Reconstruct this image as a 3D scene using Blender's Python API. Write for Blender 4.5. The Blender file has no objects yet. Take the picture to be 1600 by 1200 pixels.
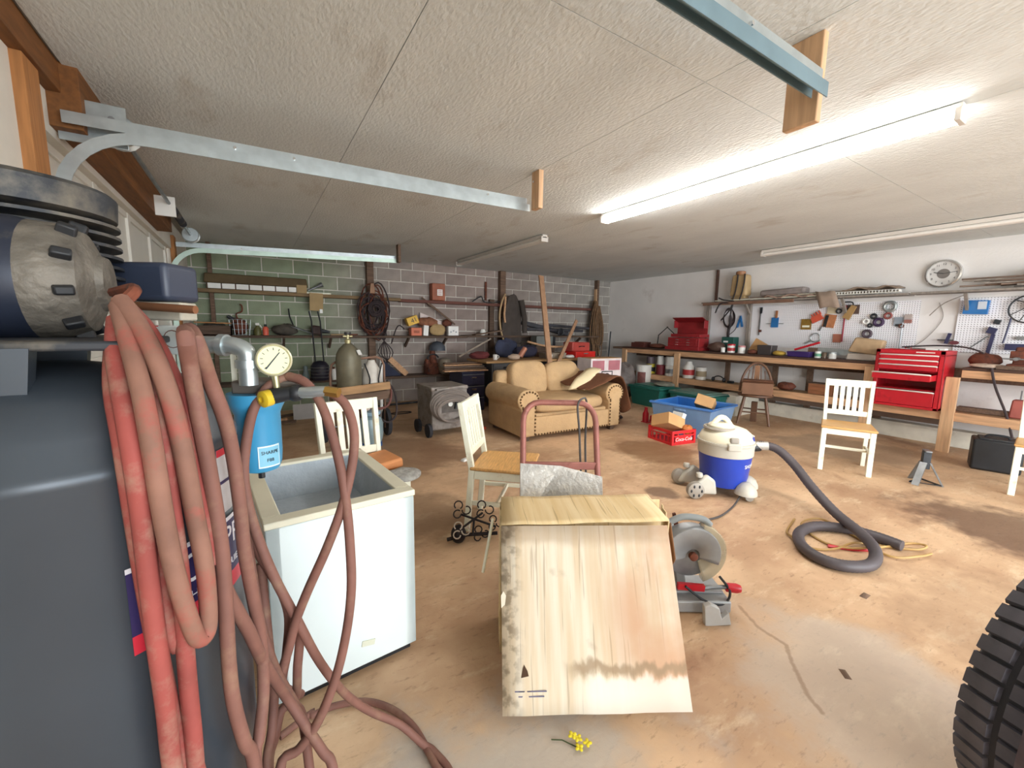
import bpy, bmesh, math, random
from mathutils import Vector, Matrix, Quaternion, noise
random.seed(7)
PI = math.pi
SC = bpy.context.scene
COL = SC.collection

# ------------------------------------------------------------------ camera, light, exposure
cam_data = bpy.data.cameras.new('camera')
cam = bpy.data.objects.new('camera', cam_data)
COL.objects.link(cam)
cam_data.sensor_fit = 'HORIZONTAL'
cam_data.sensor_width = 36
cam_data.lens = 36 * 648.5 / 1600
cam_data.clip_start = .02
cam.matrix_world = Matrix(((0.84936, 0.05824, -0.52460, 0), (-0.52761, 0.12186, -0.84070, 0),
                           (0.01496, 0.99084, 0.13423, 1.35), (0, 0, 0, 1)))
SC.camera = cam

world = bpy.data.worlds.new('world')
SC.world = world
world.use_nodes = True
wb = world.node_tree.nodes['Background']
wb.inputs[0].default_value = (.78, .9, 1, 1)
wb.inputs[1].default_value = 1.6

def area_light(name, loc, rot, sx, sy, power, col):
    d = bpy.data.lights.new(name, 'AREA')
    d.shape = 'RECTANGLE'; d.size = sx; d.size_y = sy; d.energy = power; d.color = col
    o = bpy.data.objects.new(name, d); COL.objects.link(o)
    o.location = loc; o.rotation_euler = rot
    return o
# daylight through the wide open bay behind the camera
area_light('bay_daylight', (3.2, -3.3, 1.25), (PI/2, 0, 0), 6.4, 2.2, 110, (.86, .94, 1))
sd = bpy.data.lights.new('fill_sun', 'SUN'); sd.energy = 3.2; sd.angle = math.radians(70); sd.color = (1, .98, .95)  # soft sun lamp added as fill to lift the back of the room
sun = bpy.data.objects.new('fill_sun', sd); COL.objects.link(sun)
sun.rotation_euler = Vector((.28, 1, -.16)).to_track_quat('-Z', 'Y').to_euler()
TUBE_STRENGTH = 26
SC.view_settings.view_transform = 'Standard'
SC.view_settings.look = 'None'
SC.view_settings.gamma = 1
SC.view_settings.use_curve_mapping = False
SC.view_settings.exposure = .92

# ------------------------------------------------------------------ materials
def lin(c):
    if isinstance(c, str):
        c = tuple(int(c[i:i+2], 16)/255 for i in (0, 2, 4))
    return tuple(x/12.92 if x <= .04045 else ((x+.055)/1.055)**2.4 for x in c) + (1,)
MATS = {}
def mat(name, col, rough=.6, metal=0., var=.12, sc=6., bump=0., bsc=80., col2=None, amt=.5, sc2=3., stretch=None, emit=0., alpha=1., trans=0., rnd=0.):
    if name in MATS: return MATS[name]
    m = bpy.data.materials.new(name); m.use_nodes = True
    nt = m.node_tree; N = nt.nodes; L = nt.links
    b = N['Principled BSDF']
    tc = N.new('ShaderNodeTexCoord'); mp = N.new('ShaderNodeMapping')
    L.new(tc.outputs['Object'], mp.inputs[0])
    if stretch: mp.inputs['Scale'].default_value = stretch
    n1 = N.new('ShaderNodeTexNoise'); n1.inputs['Scale'].default_value = sc; n1.inputs['Detail'].default_value = 5
    L.new(mp.outputs[0], n1.inputs['Vector'])
    c = lin(col)
    mx = N.new('ShaderNodeMix'); mx.data_type = 'RGBA'
    mx.inputs[6].default_value = tuple(x*(1-var) for x in c[:3]) + (1,)
    mx.inputs[7].default_value = tuple(min(1, x*(1+var)) for x in c[:3]) + (1,)
    mr = N.new('ShaderNodeMapRange'); mr.inputs[1].default_value = .3; mr.inputs[2].default_value = .7
    L.new(n1.outputs[0], mr.inputs[0]); L.new(mr.outputs[0], mx.inputs[0])
    out = mx.outputs[2]
    if col2:
        n2 = N.new('ShaderNodeTexNoise'); n2.inputs['Scale'].default_value = sc2; n2.inputs['Detail'].default_value = 8
        n2.inputs['Roughness'].default_value = .65
        L.new(mp.outputs[0], n2.inputs['Vector'])
        r2 = N.new('ShaderNodeMapRange'); r2.inputs[1].default_value = 1-amt-.08 if amt < .92 else .0; r2.inputs[2].default_value = 1-amt+.12
        L.new(n2.outputs[0], r2.inputs[0])
        m2 = N.new('ShaderNodeMix'); m2.data_type = 'RGBA'; m2.inputs[7].default_value = lin(col2)
        L.new(r2.outputs[0], m2.inputs[0]); L.new(out, m2.inputs[6]); out = m2.outputs[2]
    if rnd:
        oi = N.new('ShaderNodeObjectInfo'); hs = N.new('ShaderNodeHueSaturation')
        r3 = N.new('ShaderNodeMapRange'); r3.inputs[3].default_value = 1-rnd; r3.inputs[4].default_value = 1+rnd
        L.new(oi.outputs['Random'], r3.inputs[0]); L.new(r3.outputs[0], hs.inputs['Value'])
        L.new(out, hs.inputs['Color']); out = hs.outputs[0]
    L.new(out, b.inputs['Base Color'])
    b.inputs['Roughness'].default_value = rough; b.inputs['Metallic'].default_value = metal
    if trans: b.inputs['Transmission Weight'].default_value = trans
    if alpha < 1: b.inputs['Alpha'].default_value = alpha
    if emit:
        b.inputs['Emission Color'].default_value = c; b.inputs['Emission Strength'].default_value = emit
    if bump:
        n3 = N.new('ShaderNodeTexNoise'); n3.inputs['Scale'].default_value = bsc; n3.inputs['Detail'].default_value = 4
        L.new(mp.outputs[0], n3.inputs['Vector'])
        bp = N.new('ShaderNodeBump'); bp.inputs['Strength'].default_value = bump; bp.inputs['Distance'].default_value = .02
        L.new(n3.outputs[0], bp.inputs['Height']); L.new(bp.outputs[0], b.inputs['Normal'])
    MATS[name] = m
    return m

# ------------------------------------------------------------------ mesh helpers
def rot(rx=0, ry=0, rz=0): return Matrix.Rotation(rz, 4, 'Z') @ Matrix.Rotation(ry, 4, 'Y') @ Matrix.Rotation(rx, 4, 'X')
def at(x, y, z, M=None): return Matrix.Translation((x, y, z)) @ (M or Matrix.Identity(4))
class MB:
    def __init__(s): s.v = []; s.f = []
    def add(s, vs, fs, M=None):
        o = len(s.v)
        s.v += [tuple(M @ Vector(p)) if M else tuple(p) for p in vs]
        s.f += [tuple(i+o for i in f) for f in fs]
        return s
    def box(s, c, d, M=None, tx=1, ty=1):
        x, y, z = d[0]/2, d[1]/2, d[2]/2
        vs = []
        for k, (fx, fy) in ((-1, (1, 1)), (1, (tx, ty))):
            vs += [(-x*fx, -y*fy, k*z), (x*fx, -y*fy, k*z), (x*fx, y*fy, k*z), (-x*fx, y*fy, k*z)]
        fs = [(3, 2, 1, 0), (4, 5, 6, 7), (0, 1, 5, 4), (1, 2, 6, 5), (2, 3, 7, 6), (3, 0, 4, 7)]
        return s.add(vs, fs, Matrix.Translation(c) @ M if M else Matrix.Translation(c))
    def span(s, a, b):
        return s.box([(p+q)/2 for p, q in zip(a, b)], [abs(q-p) for p, q in zip(a, b)])
    def bar(s, a, b, w, h, up=(0, 0, 1)):
        a = Vector(a); b = Vector(b); d = b-a; L = d.length; d.normalize()
        u = Vector(up)
        if abs(d.dot(u)) > .98: u = Vector((1, 0, 0))
        x = d.cross(u).normalized(); y = x.cross(d)
        R = Matrix((x, d, y)).transposed().to_4x4()
        return s.box((0, 0, 0), (w, L, h), Matrix.Translation((a+b)/2) @ R)
    def tube(s, pts, r, n=8, closed=False, rs=None, cap=True):
        P = [Vector(p) for p in pts]; m = len(P)
        T = []
        for i in range(m):
            if closed: t = P[(i+1) % m]-P[i-1]
            else: t = P[min(i+1, m-1)]-P[max(i-1, 0)]
            T.append(t.normalized() if t.length > 1e-9 else Vector((0, 0, 1)))
        u = Vector((0, 0, 1)) if abs(T[0].z) < .9 else Vector((1, 0, 0))
        x = T[0].cross(u).normalized()
        vs = []; fs = []
        for i in range(m):
            x = (x - T[i]*x.dot(T[i]))
            x = x.normalized() if x.length > 1e-6 else T[i].orthogonal().normalized()
            y = T[i].cross(x); rr = rs[i] if rs else r
            for k in range(n):
                a = 2*PI*k/n
                vs.append(P[i] + (x*math.cos(a)+y*math.sin(a))*rr)
        for i in range(m if closed else m-1):
            j = (i+1) % m
            for k in range(n):
                l = (k+1) % n
                fs.append((i*n+k, i*n+l, j*n+l, j*n+k))
        if not closed and cap:
            fs.append(tuple(range(n-1, -1, -1))); fs.append(tuple((m-1)*n+k for k in range(n)))
        return s.add(vs, fs)
    def cyl(s, a, b, r, r2=None, n=16):
        return s.tube([a, b], r, n, rs=[r, r if r2 is None else r2])
    def lathe(s, prof, n=24, M=None):
        vs = []; fs = []; m = len(prof)
        for r, z in prof:
            for k in range(n):
                a = 2*PI*k/n; vs.append((r*math.cos(a), r*math.sin(a), z))
        for i in range(m-1):
            for k in range(n):
                l = (k+1) % n
                fs.append((i*n+k, i*n+l, (i+1)*n+l, (i+1)*n+k))
        if prof[0][0] > 1e-4: fs.append(tuple(range(n-1, -1, -1)))
        if prof[-1][0] > 1e-4: fs.append(tuple((m-1)*n+k for k in range(n)))
        return s.add(vs, fs, M)
    def ball(s, c, r, n=12, m=8, M=None):
        r = (r, r, r) if not hasattr(r, '__len__') else r
        pr = [(max(1e-5, math.sin(PI*i/m)), -math.cos(PI*i/m)) for i in range(m+1)]
        T = Matrix.Translation(c) @ (M or Matrix.Identity(4)) @ Matrix.Diagonal((r[0], r[1], r[2], 1))
        return s.lathe(pr, n, T)
    def prism(s, poly, h0, h1, M=None):
        n = len(poly)
        vs = [(x, y, h0) for x, y in poly] + [(x, y, h1) for x, y in poly]
        fs = [tuple(range(n-1, -1, -1)), tuple(range(n, 2*n))] + [(i, (i+1) % n, n+(i+1) % n, n+i) for i in range(n)]
        return s.add(vs, fs, M)
    def sheet(s, rows, M=None):
        a = len(rows); b = len(rows[0]); vs = [p for r in rows for p in r]
        fs = [(i*b+j, i*b+j+1, (i+1)*b+j+1, (i+1)*b+j) for i in range(a-1) for j in range(b-1)]
        return s.add(vs, fs, M)
    def ring(s, c, R, r, n=24, k=8, M=None, ry=None):
        T = Matrix.Translation(c) @ (M or Matrix.Identity(4))
        return s.tube([T @ Vector((R*math.cos(2*PI*i/n), (ry or R)*math.sin(2*PI*i/n), 0)) for i in range(n)], r, k, closed=True)
    def build(s, name, m, parent=None, bevel=0, solid=0, sub=0, flat=False, segs=2):
        me = bpy.data.meshes.new(name); me.from_pydata(s.v, [], s.f); me.update()
        if bevel or True:
            bm = bmesh.new(); bm.from_mesh(me); bmesh.ops.recalc_face_normals(bm, faces=bm.faces); bm.to_mesh(me); bm.free()
        if m: me.materials.append(m)
        if not flat:
            me.polygons.foreach_set('use_smooth', [True]*len(me.polygons)); me.set_sharp_from_angle(angle=.7)
        o = bpy.data.objects.new(name, me); COL.objects.link(o)
        if parent: o.parent = parent
        if solid:
            md = o.modifiers.new('thickness', 'SOLIDIFY'); md.thickness = solid; md.offset = 0
        if bevel:
            md = o.modifiers.new('bevel', 'BEVEL'); md.width = bevel; md.segments = segs; md.limit_method = 'ANGLE'; md.angle_limit = .7
        if sub:
            md = o.modifiers.new('subsurf', 'SUBSURF'); md.levels = sub; md.render_levels = sub
        return o
def tag(o, label=None, cat=None, group=None, kind=None):
    if label: o['label'] = label
    if cat: o['category'] = cat
    if group: o['group'] = group
    if kind: o['kind'] = kind
    return o
def thing(name, label, cat, loc=(0, 0, 0), rz=0, group=None):
    o = bpy.data.objects.new(name, None); COL.objects.link(o)
    o.empty_display_size = .1
    o.location = loc; o.rotation_euler = (0, 0, rz)
    return tag(o, label, cat, group)
def single(name, mb, m, label, cat, loc=(0, 0, 0), rz=0, group=None, **k):
    o = mb.build(name, m, None, **k); o.location = loc; o.rotation_euler = (0, 0, rz)
    return tag(o, label, cat, group)
def copy_tree(o, parent=None):
    c = o.copy(); COL.objects.link(c); c.parent = parent
    for ch in list(o.children): copy_tree(ch, c)
    return c
def curve(pts, k=6):
    """smooth path through the points"""
    P = [Vector(p) for p in pts]; out = []
    for i in range(len(P)-1):
        p0 = P[max(i-1, 0)]; p1 = P[i]; p2 = P[i+1]; p3 = P[min(i+2, len(P)-1)]
        for j in range(k):
            t = j/k
            out.append(.5*((2*p1)+(p2-p0)*t+(2*p0-5*p1+4*p2-p3)*t*t+(3*p1-p0-3*p2+p3)*t**3))
    out.append(P[-1]); return out
def text(s, size, m, parent, M, name='lettering', ext=.0006, bend=None):
    cu = bpy.data.curves.new('t', 'FONT'); cu.body = s; cu.size = size; cu.extrude = ext
    cu.align_x = 'CENTER'; cu.align_y = 'CENTER'; cu.resolution_u = 3
    to = bpy.data.objects.new('t', cu); COL.objects.link(to)
    dg = bpy.context.evaluated_depsgraph_get()
    me = bpy.data.meshes.new_from_object(to.evaluated_get(dg))
    bpy.data.objects.remove(to); bpy.data.curves.remove(cu)
    me.name = name; me.materials.clear(); me.materials.append(m)
    for v in me.vertices:
        p = v.co.copy()
        if bend: p = bend(p)
        v.co = M @ p
    o = bpy.data.objects.new(name, me); COL.objects.link(o); o.parent = parent
    return o

# ------------------------------------------------------------------ palette
cream = mat('cream_paint', 'f1f0dc', .45, var=.06, col2='b9a37c', amt=.33, sc2=9)
wood = mat('orange_wood', 'cf9f62', .45, var=.2, sc=4, stretch=(3, 30, 30))
pine = mat('pine_lumber', 'c59a74', .7, var=.22, sc=3, stretch=(12, 1.2, 12))
pine_v = mat('pine_upright', 'c9a27c', .7, var=.18, sc=3, stretch=(14, 14, 1.2))
oldwood = mat('old_brown_wood', '6c5545', .8, var=.3, sc=4, stretch=(1, 14, 14))
darkwood = mat('dark_shelf_wood', '5a473a', .85, var=.35, sc=4, stretch=(1, 14, 14))
headerwood = mat('stained_header', '74481f', .75, var=.25, sc=5, stretch=(8, 1, 8))
galv = mat('galvanised_steel', 'b9c2c4', .35, .75, var=.12, sc=14)
steel = mat('grey_steel', '8f9294', .4, .8, var=.2, sc=10)
dark = mat('black_plastic', '1e2024', .5, var=.3)
dusty = mat('dusty_black_iron', '2e3136', .55, .2, var=.3, sc=9, col2='7e7668', amt=.4, sc2=5)
rubber = mat('dusty_rubber', '35353a', .85, var=.25, sc=9)
red = mat('red_enamel', 'c01f2c', .3, var=.1, col2='8c1420', amt=.35, sc2=7)
oldred = mat('old_red_enamel', '93272b', .4, var=.18, col2='6a2420', amt=.35, sc2=9)
chrome = mat('chrome', 'e4e4e4', .18, .9, var=.05)
white = mat('white_plastic', 'ecebe6', .5, var=.06)
rust = mat('rusty_iron', '74402e', .8, .2, var=.35, sc=14, col2='3a2a26', amt=.45, sc2=12)
card = mat('brown_cardboard', 'c69a68', .85, var=.1, sc=5)
cardd = mat('dark_cardboard', '7b5540', .85, var=.2, sc=5)
paper = mat('kraft_paper', 'b69a78', .85, var=.18, sc=8)
# ------------------------------------------------------------------ room shell
XL, XR, YB, YF, CE = -.70, 7.3, 7.35, -3.25, 2.46
crack = [(1.97, 1.0), (1.90, .87), (1.895, .75), (1.81, .69), (1.75, .634), (1.69, .58), (1.655, .52)]
def floor_material():
    m = bpy.data.materials.new('stained_concrete'); m.use_nodes = True
    nt = m.node_tree; N = nt.nodes; L = nt.links; b = N['Principled BSDF']
    tc = N.new('ShaderNodeTexCoord'); P = tc.outputs['Object']
    def noise_(sc, det=6, rough=.6, stretch=None, dist=0):
        n = N.new('ShaderNodeTexNoise'); n.inputs['Scale'].default_value = sc; n.inputs['Detail'].default_value = det
        n.inputs['Roughness'].default_value = rough; n.inputs['Distortion'].default_value = dist
        if stretch:
            mp = N.new('ShaderNodeMapping'); mp.inputs['Scale'].default_value = stretch; mp.inputs['Rotation'].default_value = (0, 0, .5)
            L.new(P, mp.inputs[0]); L.new(mp.outputs[0], n.inputs['Vector'])
        else: L.new(P, n.inputs['Vector'])
        return n.outputs[0]
    def rng(s, a, c):
        r = N.new('ShaderNodeMapRange'); r.interpolation_type = 'SMOOTHSTEP'
        r.inputs[1].default_value = a; r.inputs[2].default_value = c; L.new(s, r.inputs[0]); return r.outputs[0]
    def mix(f, a, c):
        x = N.new('ShaderNodeMix'); x.data_type = 'RGBA'
        L.new(f, x.inputs[0])
        for i, q in ((6, a), (7, c)):
            if isinstance(q, str): x.inputs[i].default_value = lin(q)
            else: L.new(q, x.inputs[i])
        return x.outputs[2]
    def math_(op, a, c):
        x = N.new('ShaderNodeMath'); x.operation = op
        for i, q in enumerate((a, c)):
            if isinstance(q, (int, float)): x.inputs[i].default_value = q
            else: L.new(q, x.inputs[i])
        return x.outputs[0]
    c = mix(rng(noise_(1.1, 5), .35, .68), 'b08c6c', 'd8b692')
    c = mix(math_('MULTIPLY', rng(noise_(2.6, 8, .7, (1, 2.6, 1)), .52, .72), .6), c, 'e6cfae')
    c = mix(math_('MULTIPLY', rng(noise_(.8, 7, .65, None, .6), .53, .70), .7), c, '8a5a3e')
    c = mix(math_('MULTIPLY', rng(noise_(14, 4, .7, (1, 3, 1)), .55, .72), .5), c, '76563e')
    wob = noise_(2.2, 5)
    for (x, y, r, col, k) in ((4.45, .5, .62, '5c4030', .8), (3.75, 2.95, .55, '86603e', .75), (1.25, 4.3, .9, '86684e', .6), (.95, 2.75, .5, '7a6048', .55),
                              (.5, .62, .7, 'b9b3aa', .75), (1.9, .45, .55, 'd3cabc', .5), (4.6, 5.6, .7, '6d5846', .6), (5.9, 1.9, .8, '96826c', .55), (2.9, .1, .7, '9a7c60', .5), (2.85, 2.15, .16, '6b5140', .8)):
        vm = N.new('ShaderNodeVectorMath'); vm.operation = 'DISTANCE'; vm.inputs[1].default_value = (x, y, 0); L.new(P, vm.inputs[0])
        d = math_('ADD', vm.outputs['Value'], math_('MULTIPLY', math_('SUBTRACT', wob, .5), r*1.5))
        f = math_('MULTIPLY', math_('SUBTRACT', 1., rng(d, r*.6, r)), k)
        c = mix(f, c, col)
    # a dirty crack running across the slab
    dm = None
    for p, q in zip(crack[:-1], crack[1:]):
        ab = Vector((q[0]-p[0], q[1]-p[1], 0)); l2 = ab.length_squared
        v1 = N.new('ShaderNodeVectorMath'); v1.operation = 'SUBTRACT'; v1.inputs[1].default_value = (p[0], p[1], 0); L.new(P, v1.inputs[0])
        v2 = N.new('ShaderNodeVectorMath'); v2.operation = 'DOT_PRODUCT'; v2.inputs[1].default_value = ab/l2; L.new(v1.outputs[0], v2.inputs[0])
        cl_ = N.new('ShaderNodeClamp'); L.new(v2.outputs['Value'], cl_.inputs[0])
        v3 = N.new('ShaderNodeVectorMath'); v3.operation = 'SCALE'; v3.inputs[0].default_value = ab; L.new(cl_.outputs[0], v3.inputs['Scale'])
        v4 = N.new('ShaderNodeVectorMath'); v4.operation = 'DISTANCE'; L.new(v1.outputs[0], v4.inputs[0]); L.new(v3.outputs[0], v4.inputs[1])
        dm = v4.outputs['Value'] if dm is None else math_('MINIMUM', dm, v4.outputs['Value'])
    dm = math_('ADD', dm, math_('MULTIPLY', math_('SUBTRACT', noise_(40, 3), .5), .018))
    c = mix(math_('MULTIPLY', math_('SUBTRACT', 1., rng(dm, .003, .014)), .55), c, '8a6a4c')
    L.new(c, b.inputs['Base Color'])
    b.inputs['Roughness'].default_value = .62
    bp = N.new('ShaderNodeBump'); bp.inputs['Strength'].default_value = .25; bp.inputs['Distance'].default_value = .01
    L.new(noise_(30, 6), bp.inputs['Height']); L.new(bp.outputs[0], b.inputs['Normal'])
    return m
fl = MB().span((-3, -8, -.12), (XR+.25, YB+.3, 0)).build('floor', floor_material()); tag(fl, kind='structure')
plaster = mat('textured_ceiling_paint', 'd8dcda', .9, var=.05, sc=1.3, bump=.32, bsc=30, col2='b9b4aa', amt=.34, sc2=1.1, stretch=(2.4, 1, 1))
joint = mat('ceiling_joint', 'a09a8e', .9)
ce = MB().span((XL-.3, YF, CE+.012), (XR+.3, YB+.3, CE+.12)).build('ceiling', joint); tag(ce, kind='structure')
pan = None
for i in range(7):
    for j in range(4):
        x0 = -.64 + 1.22*i; y0 = -2.12 + 3.4*j - 3.4
        x1 = min(x0+1.22, XR+.28); y1 = min(y0+3.4, YB+.28); y0 = max(y0, YF)
        MB().span((x0+.0018, y0+.0018, CE), (x1-.0018, y1-.0018, CE+.02)).build('ceiling_panel', plaster, ce, flat=True)

# block wall
mortar = mat('mortar', 'd2cdc4', .95, var=.15)
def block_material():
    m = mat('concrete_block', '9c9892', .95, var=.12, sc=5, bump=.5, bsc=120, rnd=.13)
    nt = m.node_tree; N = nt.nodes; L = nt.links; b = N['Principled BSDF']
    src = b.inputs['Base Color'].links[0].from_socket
    # light's colour cast put into the blocks: greenish near garage doors, pinkish further along
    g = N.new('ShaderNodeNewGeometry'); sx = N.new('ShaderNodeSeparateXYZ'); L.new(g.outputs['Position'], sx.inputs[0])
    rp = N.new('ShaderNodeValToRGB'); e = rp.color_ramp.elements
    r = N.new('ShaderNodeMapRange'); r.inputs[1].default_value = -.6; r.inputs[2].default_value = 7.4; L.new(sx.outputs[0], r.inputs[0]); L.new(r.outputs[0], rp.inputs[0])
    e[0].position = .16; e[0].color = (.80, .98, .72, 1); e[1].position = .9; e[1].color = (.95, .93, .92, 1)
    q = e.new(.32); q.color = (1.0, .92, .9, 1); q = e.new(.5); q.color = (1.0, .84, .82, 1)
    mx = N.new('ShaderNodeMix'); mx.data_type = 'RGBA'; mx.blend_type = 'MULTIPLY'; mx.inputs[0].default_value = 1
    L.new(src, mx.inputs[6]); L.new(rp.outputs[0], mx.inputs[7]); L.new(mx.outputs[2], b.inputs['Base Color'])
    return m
wbk = MB().span((XL-.3, YB+.005, 0), (XR+.3, YB+.2, CE+.1)).build('wall_back', mortar); tag(wbk, kind='structure')
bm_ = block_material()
PW, PH = .418, .212
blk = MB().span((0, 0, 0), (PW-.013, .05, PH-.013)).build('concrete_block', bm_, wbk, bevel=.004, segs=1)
first = True
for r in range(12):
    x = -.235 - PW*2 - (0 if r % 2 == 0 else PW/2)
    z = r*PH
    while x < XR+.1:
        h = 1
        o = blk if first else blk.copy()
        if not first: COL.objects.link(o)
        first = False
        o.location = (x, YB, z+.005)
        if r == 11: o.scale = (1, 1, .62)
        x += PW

# right wall with its painted footing
wpaint = mat('white_wall_paint', 'ece9e6', .8, var=.04, sc=2, bump=.15, bsc=40, col2='cfc8c2', amt=.3, sc2=2)
wr = MB().span((XR, YF, 0), (XR+.2, YB+.2, CE+.1)).build('wall_right', wpaint); tag(wr, kind='structure')
tag(MB().span((7.12, YF, 0), (XR+.01, 7.2, .2)).build('trim_1', mat('footing_paint', 'd9d4c6', .8, col2='a79a86', amt=.35, sc2=4), bevel=.006), kind='structure')
tag(MB().span((6.45, 3.62, 0), (7.13, 3.98, .33)).build('trim_2', MATS['footing_paint'], bevel=.01), kind='structure')

# left wall: jambs, headers and the sectional garage door
drywall = mat('left_wall_paint', 'd8d2c6', .85, var=.06)
wl = MB()
wl.span((XL-.2, 6.02, 0), (XL, YB+.2, CE+.1)); wl.span((XL-.2, .9, 0), (XL, 2.62, CE+.1)); wl.span((XL-.2, 2.62, 2.16), (XL, 6.02, CE+.1))
wl.span((XL-.2, YF, 0), (XL, .9, CE+.1))
tag(wl.build('wall_left', drywall), kind='structure')
for i, (a, b) in enumerate((((XL-.01, 2.73, 2.2), (XL+.11, 5.2, CE+.01)), ((XL-.01, .2, 2.34), (XL+.05, 2.73, CE+.01)), ((XL-.01, 2.40, 0), (XL+.035, 2.545, 2.34)), ((XL-.01, 5.98, 0), (XL+.03, 6.12, 2.3)))):
    o = MB().span(a, b).build('trim_%d' % (3+i), headerwood if i < 2 else mat('orange_jamb', 'a8713f', .7, var=.2, sc=4, stretch=(14, 14, 1.2)), bevel=.003); tag(o, kind='structure')
doorp = mat('garage_door_paint', 'dcd8ce', .5, var=.05, sc=3)
dr = thing('door_1', None, None, (XL-.06, 2.66, 0)); del_ = dr
dr['kind'] = 'structure'
for k in range(4):
    z0 = .02+.54*k
    s = MB().span((-.03, 0, z0), (0, 3.34, z0+.53)).build('door_section', doorp, dr, bevel=.008)
    st = MB()
    for y in (.03, .82, 1.62, 2.42, 3.22): st.span((0, y, z0), (.02, y+.08, z0+.53))
    for z in (z0, z0+.48): st.span((0, 0, z), (.016, 3.34, z+.05))
    st.build('stile_frame', doorp, s, bevel=.003)
# front of the garage: an open bay to the daylight
wf = MB(); wf.span((XL-.2, YF-.15, 0), (-.2, YF, CE+.1)); wf.span((6.7, YF-.15, 0), (XR+.2, YF, CE+.1)); wf.span((-.2, YF-.15, 2.4), (6.7, YF, CE+.1))
tag(wf.build('wall_front', drywall), kind='structure')

# ------------------------------------------------------------------ overhead door tracks
def track(y, z0, z1, x0, x1, R, label, bend=True, galvm=galv):
    t = thing('door_track', label, 'door track', (0, y, 0))
    # C channel section swept along the path
    sec = [(-.028, .0), (-.028, .05), (.0, .056), (.028, .05), (.028, .018), (.024, .018), (.024, .046), (0, .05), (-.024, .046), (-.024, 0)]
    path = []
    if bend:
        for z in (0.05, z0-R): path.append((x0-R, z, (0, 1)))
        for k in range(1, 8):
            a = PI/2*k/8
            path.append((x0-R*math.cos(a), z0-R+R*math.sin(a), (math.sin(a), math.cos(a))))
    path.append((x0, z0, (1, 0))); path.append((x1, z1, (1, (z1-z0)/(x1-x0))))
    rows = []
    for x, z, (dx, dz) in path:
        l = math.hypot(dx, dz); nx, nz = -dz/l, dx/l   # normal, on the outer side
        rows.append([(x+nx*h, w, z+nz*h) for w, h in sec] + [(x+nx*sec[0][1], sec[0][0], z+nz*sec[0][1])])
    MB().sheet(rows).build('channel', galvm, t)
    an = MB(); an.bar((XL+.05, -.012, z0+.068), (x1-.02, -.012, z1+.068), .004, .05); an.bar((XL+.05, .006, z0+.092), (x1-.02, .006, z1+.092), .036, .004)
    an.build('angle_iron', galv, t)
    for x in ((x0+.35, x0+.62, x1-.35) if bend else (x1-.5,)):
        z = z0+(z1-z0)*(x-x0)/(x1-x0)
        MB().cyl((x, -.01, z+.07), (x, -.024, z+.07), .007, n=8).build('bolt', chrome, t)
    return t
t1 = track(2.7, 2.165, 2.205, -.37, 1.80, .28, 'galvanised garage door track curving up in the foreground at upper left')
t2 = track(5.93, 2.13, 2.22, -.40, 1.79, .28, 'pale garage door track against the block wall, farthest from camera', galvm=mat('galvanised_far', 'b7cbbf', .4, .5))
t3 = track(.825, 2.2, 2.205, -.2, 1.84, .3, 'blue-lit galvanised door track crossing the top right ceiling', bend=False, galvm=mat('galvanised_blue_lit', '7e97a2', .4, .6))  # blue daylight tint put into this track's steel colour
def hanger(x, y, z0, w, d, label, m):
    t = thing('track_hanger', label, 'hanger', (x, y, z0))
    MB().box((0, 0, (CE-z0)/2), (w, d, CE-z0)).build('wood_block', m, t, bevel=.004)
    MB().cyl((-w/2-.006, d*.2, CE-z0-.07), (-w/2+.01, d*.2, CE-z0-.07), .008, n=8).build('nail', chrome, t)
hanger(1.80, 2.58, 2.20, .04, .09, 'short wooden block hanging the end of the middle track', pine_v)
hanger(1.78, 5.86, 2.22, .04, .09, 'small brown wooden block hanging the far track', oldwood)
hanger(1.875, .895, 2.145, .035, .12, 'large wooden board hanging the near track at top right', pine_v)
# wall bracket, cable drum, shaft and spring
t = thing('torsion_spring', 'torsion spring shaft with grey cable drums above the garage door', 'door spring', (XL+.2, 2.86, 2.285))
MB().cyl((0, -.1, 0), (0, 3.0, 0), .013, n=10).build('shaft', steel, t)
for y in (.06, 2.9): MB().lathe([(.03, -.03), (.07, -.03), (.075, -.02), (.06, -.01), (.06, .02), (.08, .03), (.03, .035)], 20, at(0, y, 0, rot(-PI/2))).build('cable_drum', galv, t)
MB().span((-.19, -.075, -.12), (.05, -.068, .07)).build('bearing_plate', galv, t, bevel=.003)
sp = MB(); sp.tube([(.028*math.cos(a), 1.6+a*.0016, .028*math.sin(a)) for a in [i*.7 for i in range(640)]], .004, 4); sp.build('spring', dusty, t)
MB().span((-.09, 1.5, -.1), (.04, 1.52, .05)).build('center_bracket', white, t, bevel=.003)
# tube lights
tubem = bpy.data.materials.new('lit_tube'); tubem.use_nodes = True
b_ = tubem.node_tree.nodes['Principled BSDF']; b_.inputs['Emission Color'].default_value = (1, .96, .92, 1); b_.inputs['Emission Strength'].default_value = TUBE_STRENGTH
offm = mat('unlit_tube', 'e9e6e0', .4, var=.03)
fixm = mat('light_housing', 'd6d0c8', .5, var=.05)
def tube_light(x, y0, y1, label, lit, z=CE-.005):
    t = thing('tube_light', label, 'light fixture', (x, (y0+y1)/2, z)); h = (y1-y0)/2
    MB().box((0, 0, -.022), (.07, 2*h, .04)).build('housing', fixm, t, bevel=.004)
    for s in (-1, 1): MB().box((0, s*(h-.012), -.055), (.1, .024, .06)).build('lamp_holder', fixm, t, bevel=.003)
    for s in (-1, 1): MB().cyl((s*.027, -h+.03, -.062), (s*.027, h-.03, -.062), .019, n=12).build('tube', tubem if lit else offm, t)
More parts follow.
